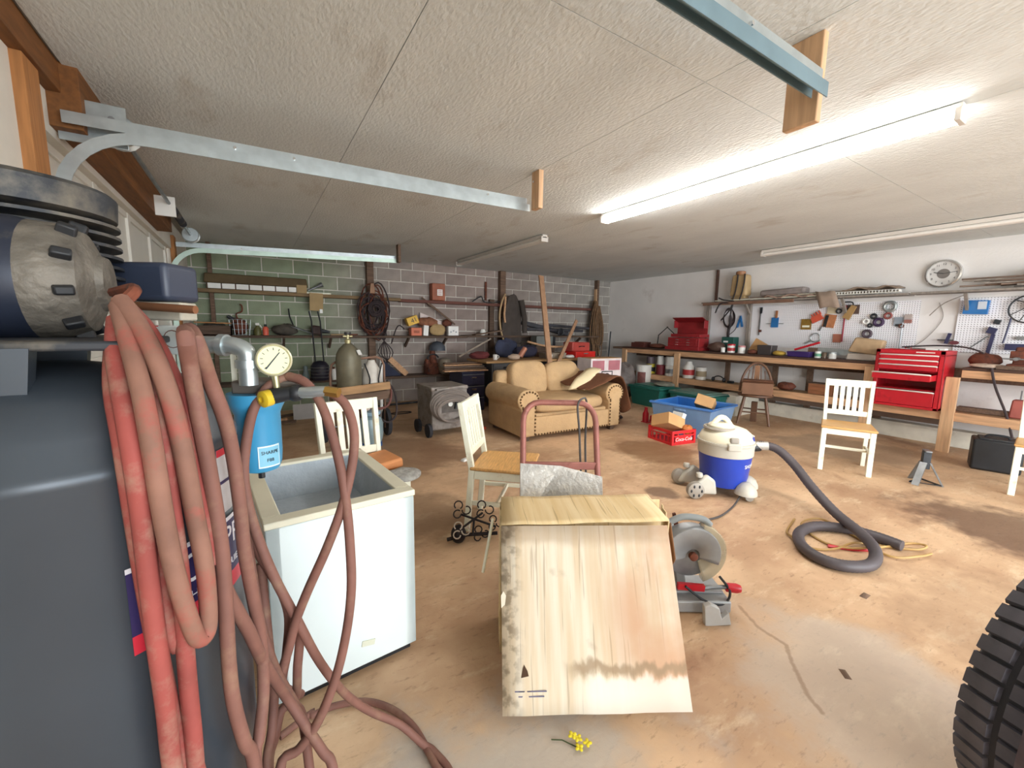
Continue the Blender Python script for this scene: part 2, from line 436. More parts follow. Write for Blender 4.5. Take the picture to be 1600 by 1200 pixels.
tube_light(2.98, .69, 3.13, 'brightly lit long fluorescent strip light on the ceiling', True)
tube_light(3.02, 4.15, 6.6, 'unlit strip light far back near the block wall', False)
tube_light(6.03, .76, 3.2, 'unlit strip light above the workbench at right', False)

# ------------------------------------------------------------------ workbench along the right wall
BT = .985
t = thing('workbench', 'long lumber workbench with lower shelf along the white right wall', 'workbench', (0, 0, 0))
benchtop = mat('dark_bench_top', '4a3226', .7, var=.4, sc=6, stretch=(8, 1, 8))
for a, b in ((2.03, 6.35), (-1.6, 1.27)): MB().span((6.74, a, BT-.03), (7.27, b, BT)).build('worktop', benchtop, t, bevel=.003)
MB().span((6.74, 6.35, BT-.05), (7.2, 6.62, BT-.005)).build('worktop', oldwood, t, bevel=.003)
for a, b in ((2.03, 4.2), (4.2, 6.35), (-1.6, 1.27)): MB().span((6.745, a, BT-.115), (6.785, b, BT-.03)).build('front_rail', pine, t, bevel=.003)
for y in (1.27, 2.02, 4.9, 6.2, -.9): MB().span((6.70, y, 0 if y != 4.9 else .2), (6.745, y+.11, BT-.06 if y > 1.3 else BT-.115)).build('leg', pine_v, t, bevel=.003)
for y in (2.05, 2.9, 3.4, 4.2, .3): MB().span((7.17, y, 0), (7.21, y+.08, BT-.03)).build('rear_leg', oldwood, t, bevel=.003)
for a, b in ((1.38, 4.95), (5.0, 6.2), (-1.6, 1.27)): MB().span((6.72, a, .37), (6.765, b, .47)).build('shelf_rail', pine, t, bevel=.003)
MB().span((6.76, -1.6, .44), (7.12, 6.2, .465)).build('lower_shelf', mat('shelf_board', 'a5835f', .8, var=.2, sc=3, stretch=(8, 1, 8)), t, bevel=.002)
MB().span((7.14, -1.6, .80), (7.19, 6.3, .95)).build('back_rail', oldwood, t)
MB().span((7.08, 1.38, .25), (7.12, 4.8, .44)).build('back_rail', mat('grey_board', '7d6a5d', .8), t)

# big red tool chest standing on the lower shelf, one drawer pulled out
t = thing('tool_chest', 'bright red drawer tool chest between the bench sections, one drawer pulled open', 'tool chest', (6.62, 1.70, .47))
W, D, H = .62, .44, .69
sh = MB()
sh.span((0, -W/2, 0), (D, -W/2+.012, H)); sh.span((0, W/2-.012, 0), (D, W/2, H)); sh.span((D-.012, -W/2, 0), (D, W/2, H)); sh.span((0, -W/2, 0), (D, W/2, .03)); sh.span((0, -W/2, H-.06), (D, W/2, H-.045))
for z in (.215, .43): sh.span((.02, -W/2, z), (D, W/2, z+.012))
sh.span((0, -W/2, 0), (.012, -W/2+.045, H)); sh.span((0, W/2-.045, 0), (.012, W/2, H)); sh.span((0, -W/2, H-.045), (.012, W/2, H))
sh.build('case', red, t, bevel=.004)
tr = MB(); tr.span((.01, -W/2+.01, H-.05), (D-.01, W/2-.01, H-.04)); tr.build('top_tray', red, t)
trimm = mat('bright_drawer_trim', 'f2ece4', .3, .3, var=.04)
for z0, z1, out in ((.035, .21, .0), (.345, .425, .2), (.45, .515, .012), (.52, .575, .012), (.58, .635, .012)):
    d = MB(); w = W/2-.05
    d.span((-out-.012, -w, z0), (-out, w, z1)); d.span((-out, -w, z0), (.38-out, w, z0+.006)); d.span((-out, -w, z0), (.38-out, -w+.006, z1-.01)); d.span((-out, w-.006, z0), (.38-out, w, z1-.01)); d.span((.374-out, -w, z0), (.38-out, w, z1-.01))
    d = d.build('drawer', red, t, bevel=.002)
    MB().tube([(-out-.015, -w, z1-.008), (-out-.024, -w+.01, z1-.004), (-out-.024, w-.01, z1-.004), (-out-.015, w, z1-.008)], .0085, 8).build('pull_strip', trimm, d)
MB().span((-.003, -.22, H-.03), (.0, -.06, H-.018)).build('badge', trimm, t)

# small red chest with open lid
t = thing('tool_chest', 'small dark red tool chest with raised lid, far end of bench', 'tool chest', (6.82, 4.93, BT))
W = .72
b = MB(); b.box((.15, 0, .115), (.3, W-.06, .23)); b.box((.13, 0, .03), (.34, W, .06)); b.build('case', oldred, t, bevel=.005)
for z in (.075, .12, .165):
    d = MB().box((-.006, 0, z+.02), (.012, W-.14, .038)).build('drawer', oldred, t, bevel=.003)
    for y in (-.12, .12): MB().box((-.016, y, z+.022), (.01, .06, .012)).build('pull', chrome, d, bevel=.003)
b = MB(); b.box((.15, -.03, .27), (.28, W-.1, .06)); b.build('top_tray', oldred, t, bevel=.004)
b = MB(); b.box((.26, 0, .40), (.012, W-.08, .30)); b.box((.17, 0, .56), (.012, W-.08, .2), rot(0, -1.15)); b.box((.2, -W/2+.045, .48), (.12, .01, .14)); b.box((.2, W/2-.045, .48), (.12, .01, .14)); b.build('lid', oldred, t, bevel=.003)

# ------------------------------------------------------------------ painted dining chairs
def make_chair(label, slats=5):
    t = thing('dining_chair', label, 'chair')
    sv = []
    for x, y in ((-.215, -.21), (.215, -.21), (.20, .2), (-.20, .2)): sv.append((x, y))
    MB().prism(sv, .425, .447).build('seat', wood, t, bevel=.008)
    for s in (-1, 1):
        MB().box((s*.185, -.175, .2125), (.042, .042, .425)).build('leg', cream, t, bevel=.004)
        p = MB(); p.bar((s*.175, .225, 0), (s*.175, .19, .43), .038, .036, (1, 0, 0)); p.bar((s*.175, .19, .42), (s*.185, .265, .87), .038, .032, (1, 0, 0)); p.build('back_post', cream, t, bevel=.004)
    ap = MB(); ap.box((0, -.18, .395), (.35, .02, .055)); ap.box((0, .18, .395), (.33, .02, .055)); ap.box((-.182, 0, .395), (.02, .34, .055)); ap.box((.182, 0, .395), (.02, .34, .055)); ap.build('apron', cream, t, bevel=.002)
    MB().bar((-.18, .258, .835), (.18, .258, .835), .024, .07).build('top_rail', cream, t, bevel=.004)
    MB().bar((-.18, .207, .535), (.18, .207, .535), .022, .05).build('lower_rail', cream, t, bevel=.004)
    for i in range(slats):
        x = -.16+.32*(i+1)/(slats+1)
        MB().bar((x, .209, .55), (x, .254, .81), .012, .036, (1, 0, 0)).build('slat', cream, t, bevel=.002)
    for s in (-1, 1): MB().bar((s*.182, -.16, .2), (s*.178, .2, .2), .018, .028).build('stretcher', cream, t, bevel=.002)
    MB().bar((-.18, .02, .2), (.18, .02, .2), .018, .028).build('stretcher', cream, t, bevel=.002)
    return t
ch = make_chair('cream slat-back chair with orange seat standing alone in front of red tool chest')
ch.location = (4.97, 1.66, 0); ch.rotation_euler.z = math.radians(-67); ch['group'] = 'painted slat back chairs'
for x, y, a, lab in ((1.43, 2.36, 48, 'white slat-back chair seen from the side beside the pink hand truck'),
                     (.54, 2.56, 10, 'white slat-back chair behind the open chest freezer'),
                     (5.62, .46, -82, 'white-legged chair cut off by the right edge of the photo')):
    c = copy_tree(ch); c.location = (x, y, 0); c.rotation_euler.z = math.radians(a); c['label'] = lab

# ------------------------------------------------------------------ loveseat
fab = mat('tan_microfibre', 'bd9d74', .85, var=.12, sc=5, bump=.25, bsc=50, col2='a58458', amt=.35, sc2=5)
t = thing('loveseat', 'tan rolled-arm loveseat with nailhead trim and two back cushions', 'sofa', (3.42, 4.42, 0), math.radians(-2))
W = 1.62; D = .95
MB().box((0, .02, .19), (W-.3, D-.1, .26)).build('base', fab, t, bevel=.02, segs=3)
MB().box((0, D/2-.1, .45), (W-.2, .18, .66), None).build('back_frame', fab, t, bevel=.06, segs=4)
def arm(s):
    pr = []
    for k in range(13):
        a = math.radians(-50+ 280*k/12)
        pr.append((s*(W/2-.13)+.155*math.cos(a)*1.0, .50+.135*math.sin(a)))
    base = [(s*(W/2-.13)-.1, .06), (s*(W/2-.13)+.1, .06)]
    poly = base + pr if s else base
    a = MB().prism(base+pr, -D/2, D/2-.06, Matrix(((1, 0, 0, 0), (0, 0, 1, 0), (0, 1, 0, 0), (0, 0, 0, 1)))).build('arm', fab, t, bevel=.025, segs=3)
    n = 0
    fr = MB()
    pts = [(s*(W/2-.13)+q*.085, z) for q in (-1, 1) for z in [.09+.045*i for i in range(8)]]
    for k in range(15):
        an = math.radians(-45+270*k/14); pts.append((s*(W/2-.13)+.125*math.cos(an), .50+.105*math.sin(an)))
    first = None
    for x, z in pts:
        if first is None:
            first = MB().ball((0, 0, 0), (.013, .008, .013), 8, 5).build('nailhead', mat('bronze_nailhead', '5a4024', .35, .7), a); o = first
        else:
            o = first.copy(); COL.objects.link(o)
        o.location = (x, -D/2-.004, z)
    return a
arms = [arm(-1), arm(1)]
sk = MB().box((0, -D/2+.04, .175), (W-.36, .04, .23)).build('front_panel', fab, t, bevel=.01)
nh = bpy.data.objects['nailhead']
for i in range(30):
    o = nh.copy(); COL.objects.link(o); o.parent = sk; o.location = (-(W-.4)/2+(W-.4)*i/29, -D/2+.016, .075)
def cushion(c, d, M, name, p=3.2, n=18, m=12):
    mb = MB(); vs = []; fs = []
    for i in range(m+1):
        ph = PI*i/m-PI/2
        for k in range(n):
            th = 2*PI*k/n
            def sp(v, e): return math.copysign(abs(v)**e, v)
            e1 = .55; e2 = .45
            vs.append((d[0]/2*sp(math.cos(ph), e1)*sp(math.cos(th), e2), d[1]/2*sp(math.cos(ph), e1)*sp(math.sin(th), e2), d[2]/2*sp(math.sin(ph), e1)))
    for i in range(m):
        for k in range(n):
            l = (k+1) % n; fs.append((i*n+k, i*n+l, (i+1)*n+l, (i+1)*n+k))
    mb.add(vs, fs, Matrix.Translation(c) @ M)
    return mb.build(name, fab, t, sub=1)
cushion((0, -.06, .40), (W-.44, .86, .2), rot(), 'seat_cushion')
cushion((-.27, .26, .66), (.60, .26, .5), rot(-.22, 0, .03), 'back_cushion')
cushion((.29, .25, .65), (.58, .26, .48), rot(-.25, -.06, -.05), 'back_cushion')
for s in (-1, 1):
    for y in (-.4, .36): MB().box((s*(W/2-.13), y, .03), (.06, .06, .06), None, 1.3, 1.3).build('foot', darkwood, t)
# things lying on the loveseat
rows = []
for i in range(7):
    u = i/6; c = Vector((.44*u, .17*u, .27*u+.03*math.sin(u*5)))
    rows.append([c+Vector((-.10, .05, .0))*q+Vector((0, 0, .012*math.cos(q*3))) for q in (1, .5, 0, -.5, -1)])
single('foam_sheet', MB().sheet(rows), mat('cream_foam', 'ead8b0', .8, var=.05), 'cream coloured foam strip lying across the right loveseat cushion', 'foam', (3.60, 4.15, .56), 0, solid=.018)
prof = [(-.22, .53), (-.08, .57), (.06, .62), (.18, .70), (.29, .705), (.40, .68), (.49, .55), (.52, .36), (.53, .22)]
rows = []
for i in range(10):
    v = i/9; sh_ = .06*math.sin(v*7)
    rows.append([(x+.02*math.sin(i*1.9+j), -.46+.80*v+.03*math.sin(j*1.3), max(z+(.05*v if x < .1 else 0)+.022*math.sin(i*2.1+j*1.7), .2)-(sh_ if j > 6 else 0)) for j, (x, z) in enumerate(prof)])
single('blanket', MB().sheet(rows), mat('brown_blanket', '6e452c', .95, var=.2, sc=9), 'rumpled dark brown blanket thrown over the right arm of the loveseat', 'blanket', (3.82, 4.36, .03), -.03, solid=.02, sub=1)

# ------------------------------------------------------------------ upright air compressor, right beside the camera
tankm = mat('slate_tank_paint', '3d444c', .33, .2, var=.1, sc=4, col2='6a6558', amt=.3, sc2=3)
t = thing('air_compressor', 'tall dusty black upright air compressor close to the camera at left', 'air compressor', (-.3, 1.0, 0))
MB().lathe([(.10, .03), (.18, .045), (.245, .11), (.26, .18), (.26, 1.125), (.262, 1.13), (.262, 1.145), (.258, 1.15), (.25, 1.19), (.215, 1.235), (.15, 1.265), (.06, 1.28), (.001, 1.282)], 56).build('tank', tankm, t)
for k in range(3):
    a = .6+2*PI*k/3
    MB().bar((.2*math.cos(a), .2*math.sin(a), .12), (.27*math.cos(a), .27*math.sin(a), .0), .09, .012).build('foot', tankm, t)
MB().box((-.1, .03, 1.315), (.5, .42, .014)).build('top_plate', dusty, t, bevel=.004)
for x, y in ((.0, -.165), (-.02, .16), (-.2, -.165)): MB().box((x, y, 1.255), (.055, .03, .115), rot(0, 0, .1), 1.5, 1.4).build('plate_bracket', tankm, t)
navy = mat('navy_motor_paint', '252b3a', .45, .2, var=.25, sc=6, col2='7b7465', amt=.36, sc2=4)
MX = Matrix(((0, 0, 1, 0), (0, 1, 0, 0), (-1, 0, 0, 0), (0, 0, 0, 1)))   # local z -> x
MB().lathe([(.06, -.42), (.1, -.40), (.104, -.38), (.104, -.02), (.1, .0)], 32, at(-.005, .05, 1.418) @ MX).build('motor', navy, t)
eb = MB().lathe([(.1, 0), (.098, .035), (.085, .065), (.05, .08), (.045, .09), (.02, .094), (.001, .094)], 32, at(-.005, .05, 1.418) @ MX).build('motor_end_bell', mat('dusty_cast_bell', '6d675e', .6, .3, var=.3, sc=18, bump=.4, bsc=40), t)
for k in range(10):
    a = 2*PI*k/10+.2
    MB().box((0, 0, 0), (.03, .02, .045), None, .8, .7).build('vent', dark, eb, bevel=.003).matrix_local = at(.043, .05+.083*math.cos(a), 1.418+.083*math.sin(a), rot(a-PI/2, 0, 0) @ rot(0, .35, 0))
MB().box((-.22, -.0, 1.525), (.17, .07, .05), None, .8, .7).build('capacitor_cover', navy, t, bevel=.015, segs=3)
pp = MB().lathe([(.10, 1.32), (.115, 1.36), (.115, 1.43), (.085, 1.45)], 28, at(-.12, .22, 0)).build('crankcase', dusty, t)
cy = MB(); prof = [(.085, 1.42)]
for k in range(7):
    z = 1.415+.0205*k; prof += [(.085, z), (.148, z+.002), (.148, z+.008), (.085, z+.01)]
prof += [(.1, 1.565)]
cy.lathe(prof, 32, at(-.075, .22, 0)).build('finned_cylinder', dusty, t)
MB().lathe([(.13, 1.552), (.155, 1.558), (.158, 1.60), (.15, 1.608), (.001, 1.61)], 36, at(-.085, .22, 0)).build('cylinder_head', dusty, t)
for k in range(5):
    MB().box((-.22+.035*k, .07+.004*k, 1.575), (.012, .02, .05)).build('head_fin', dusty, t, bevel=.003)
MB().cyl((-.12, .1, 1.5), (-.16, -.0, 1.56), .03, .04, 16).build('intake_filter', mat('dusty_tan_casting', '857a68', .8, var=.25, sc=9), t)
MB().ball((-.24, .0, 1.57), (.05, .045, .035), 16, 10).build('breather_cap', dusty, t)
sw = MB().box((.11, .28, 1.44), (.145, .10, .085), rot(0, 0, -.56)).build('pressure_switch', mat('blue_grey_cover', '343b4c', .4, var=.12), t, bevel=.012, segs=3)
MB().box((.13, .24, 1.375), (.12, .05, .04), rot(0, 0, -.56)).build('terminal_block', mat('off_white_block', 'b8b2a2', .6, var=.2, sc=20), t, bevel=.004)
MB().cyl((.09, .19, 1.385), (.2, .125, 1.378), .009, n=10).build('copper_pipe', mat('dull_copper', '9a6a4c', .5, .6), t)
vb = MB().box((.150, .155, 1.313), (.062, .02, .062), rot(0, 0, -.56)).build('switch_plate', mat('pale_plate', 'ccd2cf', .5, var=.1), t, bevel=.003)
MB().ring((.156, .143, 1.315), .018, .0035, 16, 6, rot(PI/2, 0, -.56)).build('switch_wire', rust, vb)
MB().box((.128, .17, 1.313), (.02, .022, .06), rot(0, 0, -.56)).build('red_side_plate', red, t)
pi = MB(); pi.tube(curve([(.16, .27, 1.298), (.23, .235, 1.298), (.262, .22, 1.296), (.284, .208, 1.282), (.286, .206, 1.255), (.286, .205, 1.2)], 4), .021, 14); pi.build('elbow_pipe', galv, t)
for a, b in (((.155, .272, 1.298), (.185, .258, 1.298)), ((.232, .236, 1.298), (.246, .228, 1.297)), ((.286, .206, 1.262), (.286, .206, 1.243))): MB().cyl(a, b, .027, n=14).build('pipe_collar', galv, t)
# side labels on the tank, on its curved skin
TR = .2612
def onskin(az, z0):
    def f(p):
        a = az + p.x/TR
        return Vector((TR*math.cos(a)+p.z*math.cos(a), TR*math.sin(a)+p.z*math.sin(a), z0+p.y))
    return f
def skin_patch(az0, az1, z0, z1, r, m, name, parent):
    rows = [[(r*math.cos(az0+(az1-az0)*i/14), r*math.sin(az0+(az1-az0)*i/14), z) for i in range(15)] for z in (z0, z1)]
    return MB().sheet(rows).build(name, m, parent)
I4 = Matrix.Identity(4)
R_ = math.radians
lab = skin_patch(R_(-62), R_(2), .885, .985, TR, mat('label_navy', '2b2350', .4), 'brand_label', t)
skin_patch(R_(-62), R_(2), .855, .885, TR, mat('label_red', 'c22a3c', .4), 'label_stripe', lab)
skin_patch(R_(-62), R_(2), .985, .993, TR, mat('label_white', 'd8d6dc', .5), 'label_edge', lab)
lw = MATS['label_white']
text('CH', .07, lw, lab, I4, bend=onskin(R_(-38), .945)); text('PRO', .055, lw, lab, I4, bend=onskin(R_(-15), .955))
text('5 HP', .022, lw, lab, I4, bend=onskin(R_(-43), .899)); text('QUIET', .018, lw, lab, I4, bend=onskin(R_(-20), .905))
l2 = skin_patch(R_(-27), R_(0), 1.005, 1.125, TR, mat('label_grey', 'b9b6b8', .5, var=.1, sc=30), 'warning_label', t)
skin_patch(R_(-27), R_(0), 1.112, 1.125, TR+.0006, MATS['label_red'], 'label_stripe', l2); skin_patch(R_(-27), R_(0), 1.06, 1.066, TR+.0006, MATS['label_navy'], 'label_stripe', l2)

# air filter with a blue bowl on the end of the pipe
blue = mat('blue_bowl', '3f93bf', .35, var=.1, sc=5)
t = thing('air_filter', 'blue air line filter bowl hanging beside the compressor with gauge in front', 'air filter', (.0, 1.25, 0))
MB().box((.035, 0, 1.19), (.155, .09, .035), rot(0, 0, -.45)).build('head', mat('grey_brown_casting', '6f665e', .6, .3, var=.2), t, bevel=.006)
MB().lathe([(.026, .965), (.043, .972), (.05, .99), (.052, 1.02), (.052, 1.12), (.058, 1.135), (.066, 1.15), (.066, 1.175)], 28, at(.0, 0, 0)).build('bowl', blue, t)
MB().cyl((.0, 0, .945), (.0, 0, .966), .008, n=8).build('drain_cock', dark, t)
def onbowl(p):
    a = R_(-66)+p.x/.053
    return Vector((.0528*math.cos(a)+p.z*math.cos(a), .0528*math.sin(a)+p.z*math.sin(a), 1.012+p.y))
bl = MB().sheet([[(.0526*math.cos(R_(-96+6*i)), .0526*math.sin(R_(-96+6*i)), z) for i in range(11)] for z in (.985, 1.042)]).build('label', mat('bowl_label', 'd4e6ec', .5), t)
MB().sheet([[(.0530*math.cos(R_(-93+6*i)), .0530*math.sin(R_(-93+6*i)), z) for i in range(10)] for z in (.989, 1.038)]).build('label_field', mat('bowl_label_blue', '7fbdd8', .5), bl)
tx = mat('label_ink', '2c3640', .6)
text('SHARPE', .012, tx, bl, I4, bend=lambda p: onbowl(p+Vector((0, .012, .001)))); text('F88', .012, tx, bl, I4, bend=lambda p: onbowl(p+Vector((0, -.008, .001))))
MB().box((-.045, .03, 1.16), (.012, .02, .3)).build('mounting_strip', cream, t)
# regulator with gauge
t = thing('pressure_regulator', 'black pressure regulator with yellow knob and round cream dial gauge', 'regulator', (.05, 1.17, 1.175))
kx = Vector((-.055, -.012, -.006))
MB().cyl((-.02, .004, -.003), (.03, -.012, .006), .02, .017, 16).build('body', dark, t)
MB().ball((.034, -.012, .005), (.022, .022, .022), 12, 8).build('cross_body', dark, t)
kb = MB(); kb.lathe([(.017, 0), (.0205, .003), (.0205, .022), (.014, .026), (.008, .026), (.008, .02), (.001, .02)], 20, at(-.02, .003, -.004) @ Vector((-.8, -.55, -.12)).to_track_quat('Z', 'Y').to_matrix().to_4x4())
kb.build('adjusting_knob', mat('yellow_knob', 'd6b52e', .4), t)
MB().tube([(.035, -.015, .006), (.075, -.04, .008), (.1, -.056, .012)], .012, 12, rs=[.014, .015, .012]).build('nipple', galv, t)
MB().cyl((.098, -.055, .012), (.125, -.075, .008), .0135, n=6).build('brass_coupling', mat('brass', 'b08d4c', .35, .8), t)
MB().cyl((-.005, .01, .01), (-.008, .012, .05), .008, n=10).build('gauge_stem', mat('aged_brass', 'b8b088', .4, .7), t)
G = at(-.008, .013, .087) @ Vector((.0, -1, .12)).to_track_quat('Z', 'Y').to_matrix().to_4x4()
g = MB().lathe([(.033, -.03), (.04, -.026), (.0405, .004), (.037, .008), (.034, .004), (.034, .001), (.001, .001)], 32, G).build('gauge', mat('gauge_rim', 'd8d2b2', .35, .4), t)
MB().lathe([(.033, .0012), (.033, .0018), (.00005, .0018)], 32, G).build('dial_face', mat('gauge_face', 'e3e4b8', .5, var=.05), g)
for k in range(11):
    a = R_(225-27*k)
    MB().bar((.024*math.cos(a), .024*math.sin(a), .002), (.03*math.cos(a), .03*math.sin(a), .002), .0016, .0008).build('tick', tx, g).matrix_local = G
nd = MB().prism([(-.02, -.021), (-.017, -.0225), (.014, .018), (.012, .019)], .0022, .003); nd.v = [tuple(G @ Vector(p)) for p in nd.v]; nd.build('needle', tx, g)
# air hoses: one thick red hose hung on the compressor, one brown hose running over the filter to the floor
HR = {
 'A': [(-0.175, 0.865, 1.353), (-0.173, 0.83, 1.31), (-0.163, 0.788, 1.263), (-0.149, 0.74, 1.18), (-0.147, 0.742, 1.086), (-0.147, 0.743, 0.989), (-0.146, 0.744, 0.887), (-0.144, 0.745, 0.779), (-0.144, 0.746, 0.667)],
 'B': [(-0.169, 0.857, 1.374), (-0.154, 0.812, 1.325), (-0.136, 0.761, 1.255), (-0.126, 0.731, 1.179), (-0.123, 0.734, 1.093), (-0.118, 0.739, 1.002), (-0.11, 0.747, 0.922), (-0.101, 0.757, 0.863), (-0.091, 0.767, 0.856), (-0.086, 0.773, 0.881), (-0.085, 0.773, 0.964), (-0.091, 0.766, 1.064), (-0.097, 0.758, 1.167), (-0.109, 0.767, 1.253), (-0.128, 0.798, 1.316), (-0.153, 0.839, 1.363), (-0.167, 0.859, 1.382)],
 'C': [(-0.171, 0.883, 1.373), (-0.15, 0.832, 1.315), (-0.128, 0.792, 1.251), (-0.12, 0.767, 1.168), (-0.118, 0.769, 1.069), (-0.116, 0.771, 0.995), (-0.116, 0.771, 0.932), (-0.118, 0.77, 0.857), (-0.119, 0.769, 0.768), (-0.119, 0.769, 0.686), (-0.12, 0.769, 0.628)],
 'D': [(-0.172, 0.897, 1.381), (-0.142, 0.845, 1.324), (-0.114, 0.809, 1.257), (-0.101, 0.796, 1.178), (-0.092, 0.806, 1.091), (-0.084, 0.814, 1.009), (-0.081, 0.818, 0.95)],
 'E': [(-0.146, 0.857, 1.334), (-0.137, 0.811, 1.258), (-0.132, 0.775, 1.168), (-0.137, 0.772, 1.072), (-0.141, 0.769, 0.972), (-0.137, 0.771, 0.88), (-0.127, 0.779, 0.843)],
 'F': [(-0.171, 0.904, 1.376), (-0.138, 0.859, 1.334), (-0.11, 0.821, 1.266), (-0.095, 0.81, 1.195), (-0.088, 0.815, 1.119), (-0.081, 0.823, 1.038), (-0.074, 0.832, 0.964), (-0.07, 0.836, 0.913)],
 'G': [(-0.181, 0.88, 1.333), (-0.176, 0.815, 1.26), (-0.161, 0.76, 1.185), (-0.159, 0.761, 1.101), (-0.156, 0.762, 1.001), (-0.152, 0.765, 0.896), (-0.145, 0.769, 0.77), (-0.138, 0.773, 0.635)],
}
HB = {
 'R1': [(-0.085, 0.789, 1.335), (-0.083, 0.791, 1.287), (-0.079, 0.796, 1.217), (-0.073, 0.803, 1.131), (-0.068, 0.811, 1.04), (-0.065, 0.815, 0.958), (-0.066, 0.814, 0.865), (-0.068, 0.811, 0.757), (-0.066, 0.814, 0.677), (-0.056, 0.828, 0.58), (-0.045, 0.848, 0.499)],
 'R2': [(-0.07, 0.823, 0.914), (-0.059, 0.839, 0.859), (-0.039, 0.873, 0.771), (-0.017, 0.938, 0.636), (0.016, 1.038, 0.467), (0.052, 1.026, 0.379), (0.089, 1.002, 0.3), (0.107, 0.985, 0.262)],
 'R3': [(-0.047, 1.155, 0.946), (-0.042, 1.137, 0.855), (-0.034, 1.115, 0.748), (-0.026, 1.095, 0.657), (-0.017, 1.08, 0.596), (0.002, 1.077, 0.503), (0.036, 1.075, 0.399), (0.053, 1.067, 0.345)],
 'R4': [(0.101, 1.2, 1.21), (0.064, 1.199, 1.215), (0.025, 1.197, 1.193), (-0.008, 1.185, 1.141), (-0.027, 1.161, 1.069), (-0.037, 1.155, 0.992), (-0.032, 1.14, 0.916), (-0.015, 1.116, 0.832), (0.013, 1.106, 0.729), (0.052, 1.099, 0.615), (0.102, 1.103, 0.464), (0.169, 1.153, 0.293), (0.244, 1.182, 0.17), (0.329, 1.175, 0.085), (0.387, 1.129, 0.025), (0.414, 1.09, 0.014)],
 'R5': [(0.071, 1.195, 1.219), (0.108, 1.158, 1.204), (0.134, 1.123, 1.159), (0.151, 1.09, 1.095), (0.165, 1.055, 1.004), (0.172, 1.036, 0.911), (0.174, 1.02, 0.818), (0.172, 1.014, 0.702), (0.156, 1.017, 0.584), (0.127, 1.018, 0.473), (0.084, 1.017, 0.378), (0.039, 1.024, 0.317), (-0.003, 1.023, 0.292)],
 'R6': [(0.159, 1.123, 1.183), (0.19, 1.099, 1.151), (0.202, 1.069, 1.09), (0.193, 1.051, 1.014), (0.164, 1.041, 0.911), (0.124, 1.049, 0.804), (0.082, 1.07, 0.701), (0.051, 1.088, 0.614), (0.034, 1.099, 0.543), (0.013, 1.101, 0.478)],
 'R7': [(-0.032, 1.194, 0.878), (-0.026, 1.177, 0.798), (0.001, 1.161, 0.729), (0.026, 1.148, 0.666), (0.038, 1.141, 0.594), (0.028, 1.132, 0.503), (0.015, 1.148, 0.403), (0.059, 1.222, 0.291)],
 'R8': [(0.099, 1.428, 0.014), (0.165, 1.429, 0.014), (0.266, 1.392, 0.014), (0.34, 1.312, 0.014), (0.383, 1.212, 0.014), (0.397, 1.111, 0.014), (0.402, 1.047, 0.014)],
 'R9': [(-0.015, 1.173, 0.745), (-0.013, 1.154, 0.631), (-0.01, 1.137, 0.534), (-0.006, 1.137, 0.404), (-0.016, 1.107, 0.324), (-0.03, 1.06, 0.271)],
 'R10': [(0.064, 1.141, 0.547), (0.051, 1.134, 0.454), (0.042, 1.146, 0.352), (0.008, 1.142, 0.336), (-0.01, 1.111, 0.298), (-0.028, 1.068, 0.26)],
 'R11': [(-0.079, 0.812, 1.335), (-0.062, 0.834, 1.251), (-0.048, 0.856, 1.181), (-0.041, 0.87, 1.107), (-0.037, 0.877, 1.006), (-0.036, 0.88, 0.929), (-0.029, 0.898, 0.825), (-0.021, 0.921, 0.709), (-0.023, 0.915, 0.598), (-0.035, 0.882, 0.531), (-0.044, 0.865, 0.481)],
}
hr = mat('red_rubber_hose', '94463f', .75, var=.16, sc=12, col2='9a7565', amt=.42, sc2=16)
hb = mat('brown_rubber_hose', '7b5348', .7, var=.15, sc=12, col2='8c6c58', amt=.4, sc2=10)
t = thing('air_hose', 'thick faded red air hose hanging in long loops over the compressor tank', 'hose', (0, 0, 0))
HR['A'] += [(-.135, .742, .52), (-.12, .745, .47), (-.105, .75, .52), HR['C'][-1]]
HR['G'] += [(HR['G'][-1][0]+.004, HR['G'][-1][1]-.002, .5), (HR['G'][-1][0]+.01, HR['G'][-1][1]-.004, .36)]
hd = mat('dusty_tan_hose', '855f50', .75, var=.2, sc=14, col2='a04d44', amt=.4, sc2=12)
for k, v in HR.items(): MB().tube(curve(v, 5), .0125, 10).build('hose_loop', hd if k == 'B' else hr, t)
MB().tube(curve([(-.20, .99, 1.40), (-.165, .93, 1.405), (-.155, .88, 1.395), (-.172, .862, 1.372)], 4), .009, 8).build('hanging_hook', rust, t)
t = thing('air_hose', 'brown air hose coiling from the regulator past the freezer down to the floor', 'hose', (0, 0, 0))
for k in ('R1', 'R11'): HB[k].insert(0, (-.13, 1.19, 1.325)); HB[k].insert(0, (-.15, 1.24, 1.31))
HB['R4'] += [(.43, .98, .014), (.36, .80, .014), (.2, .70, .014)]
HB['R8'] += [(.42, .93, .014), (.32, .80, .014)]; HB['R8'][0:0] = [(.0, 1.40, .014), (.1, 1.44, .014)]
for k in ('R1', 'R2', 'R3', 'R5', 'R9', 'R10', 'R11'):
    x, y, z = HB[k][-1]; HB[k] += [(x+.01, y-.06, z*.45), (x+.02, y-.15, .03), (x-.03, y-.24, .014), (x-.1, y-.3, .014)]
for k, v in HB.items(): MB().tube(curve(v, 5), .0115 if k not in ('R1',) else .0115, 10).build('hose_loop', hb, t)

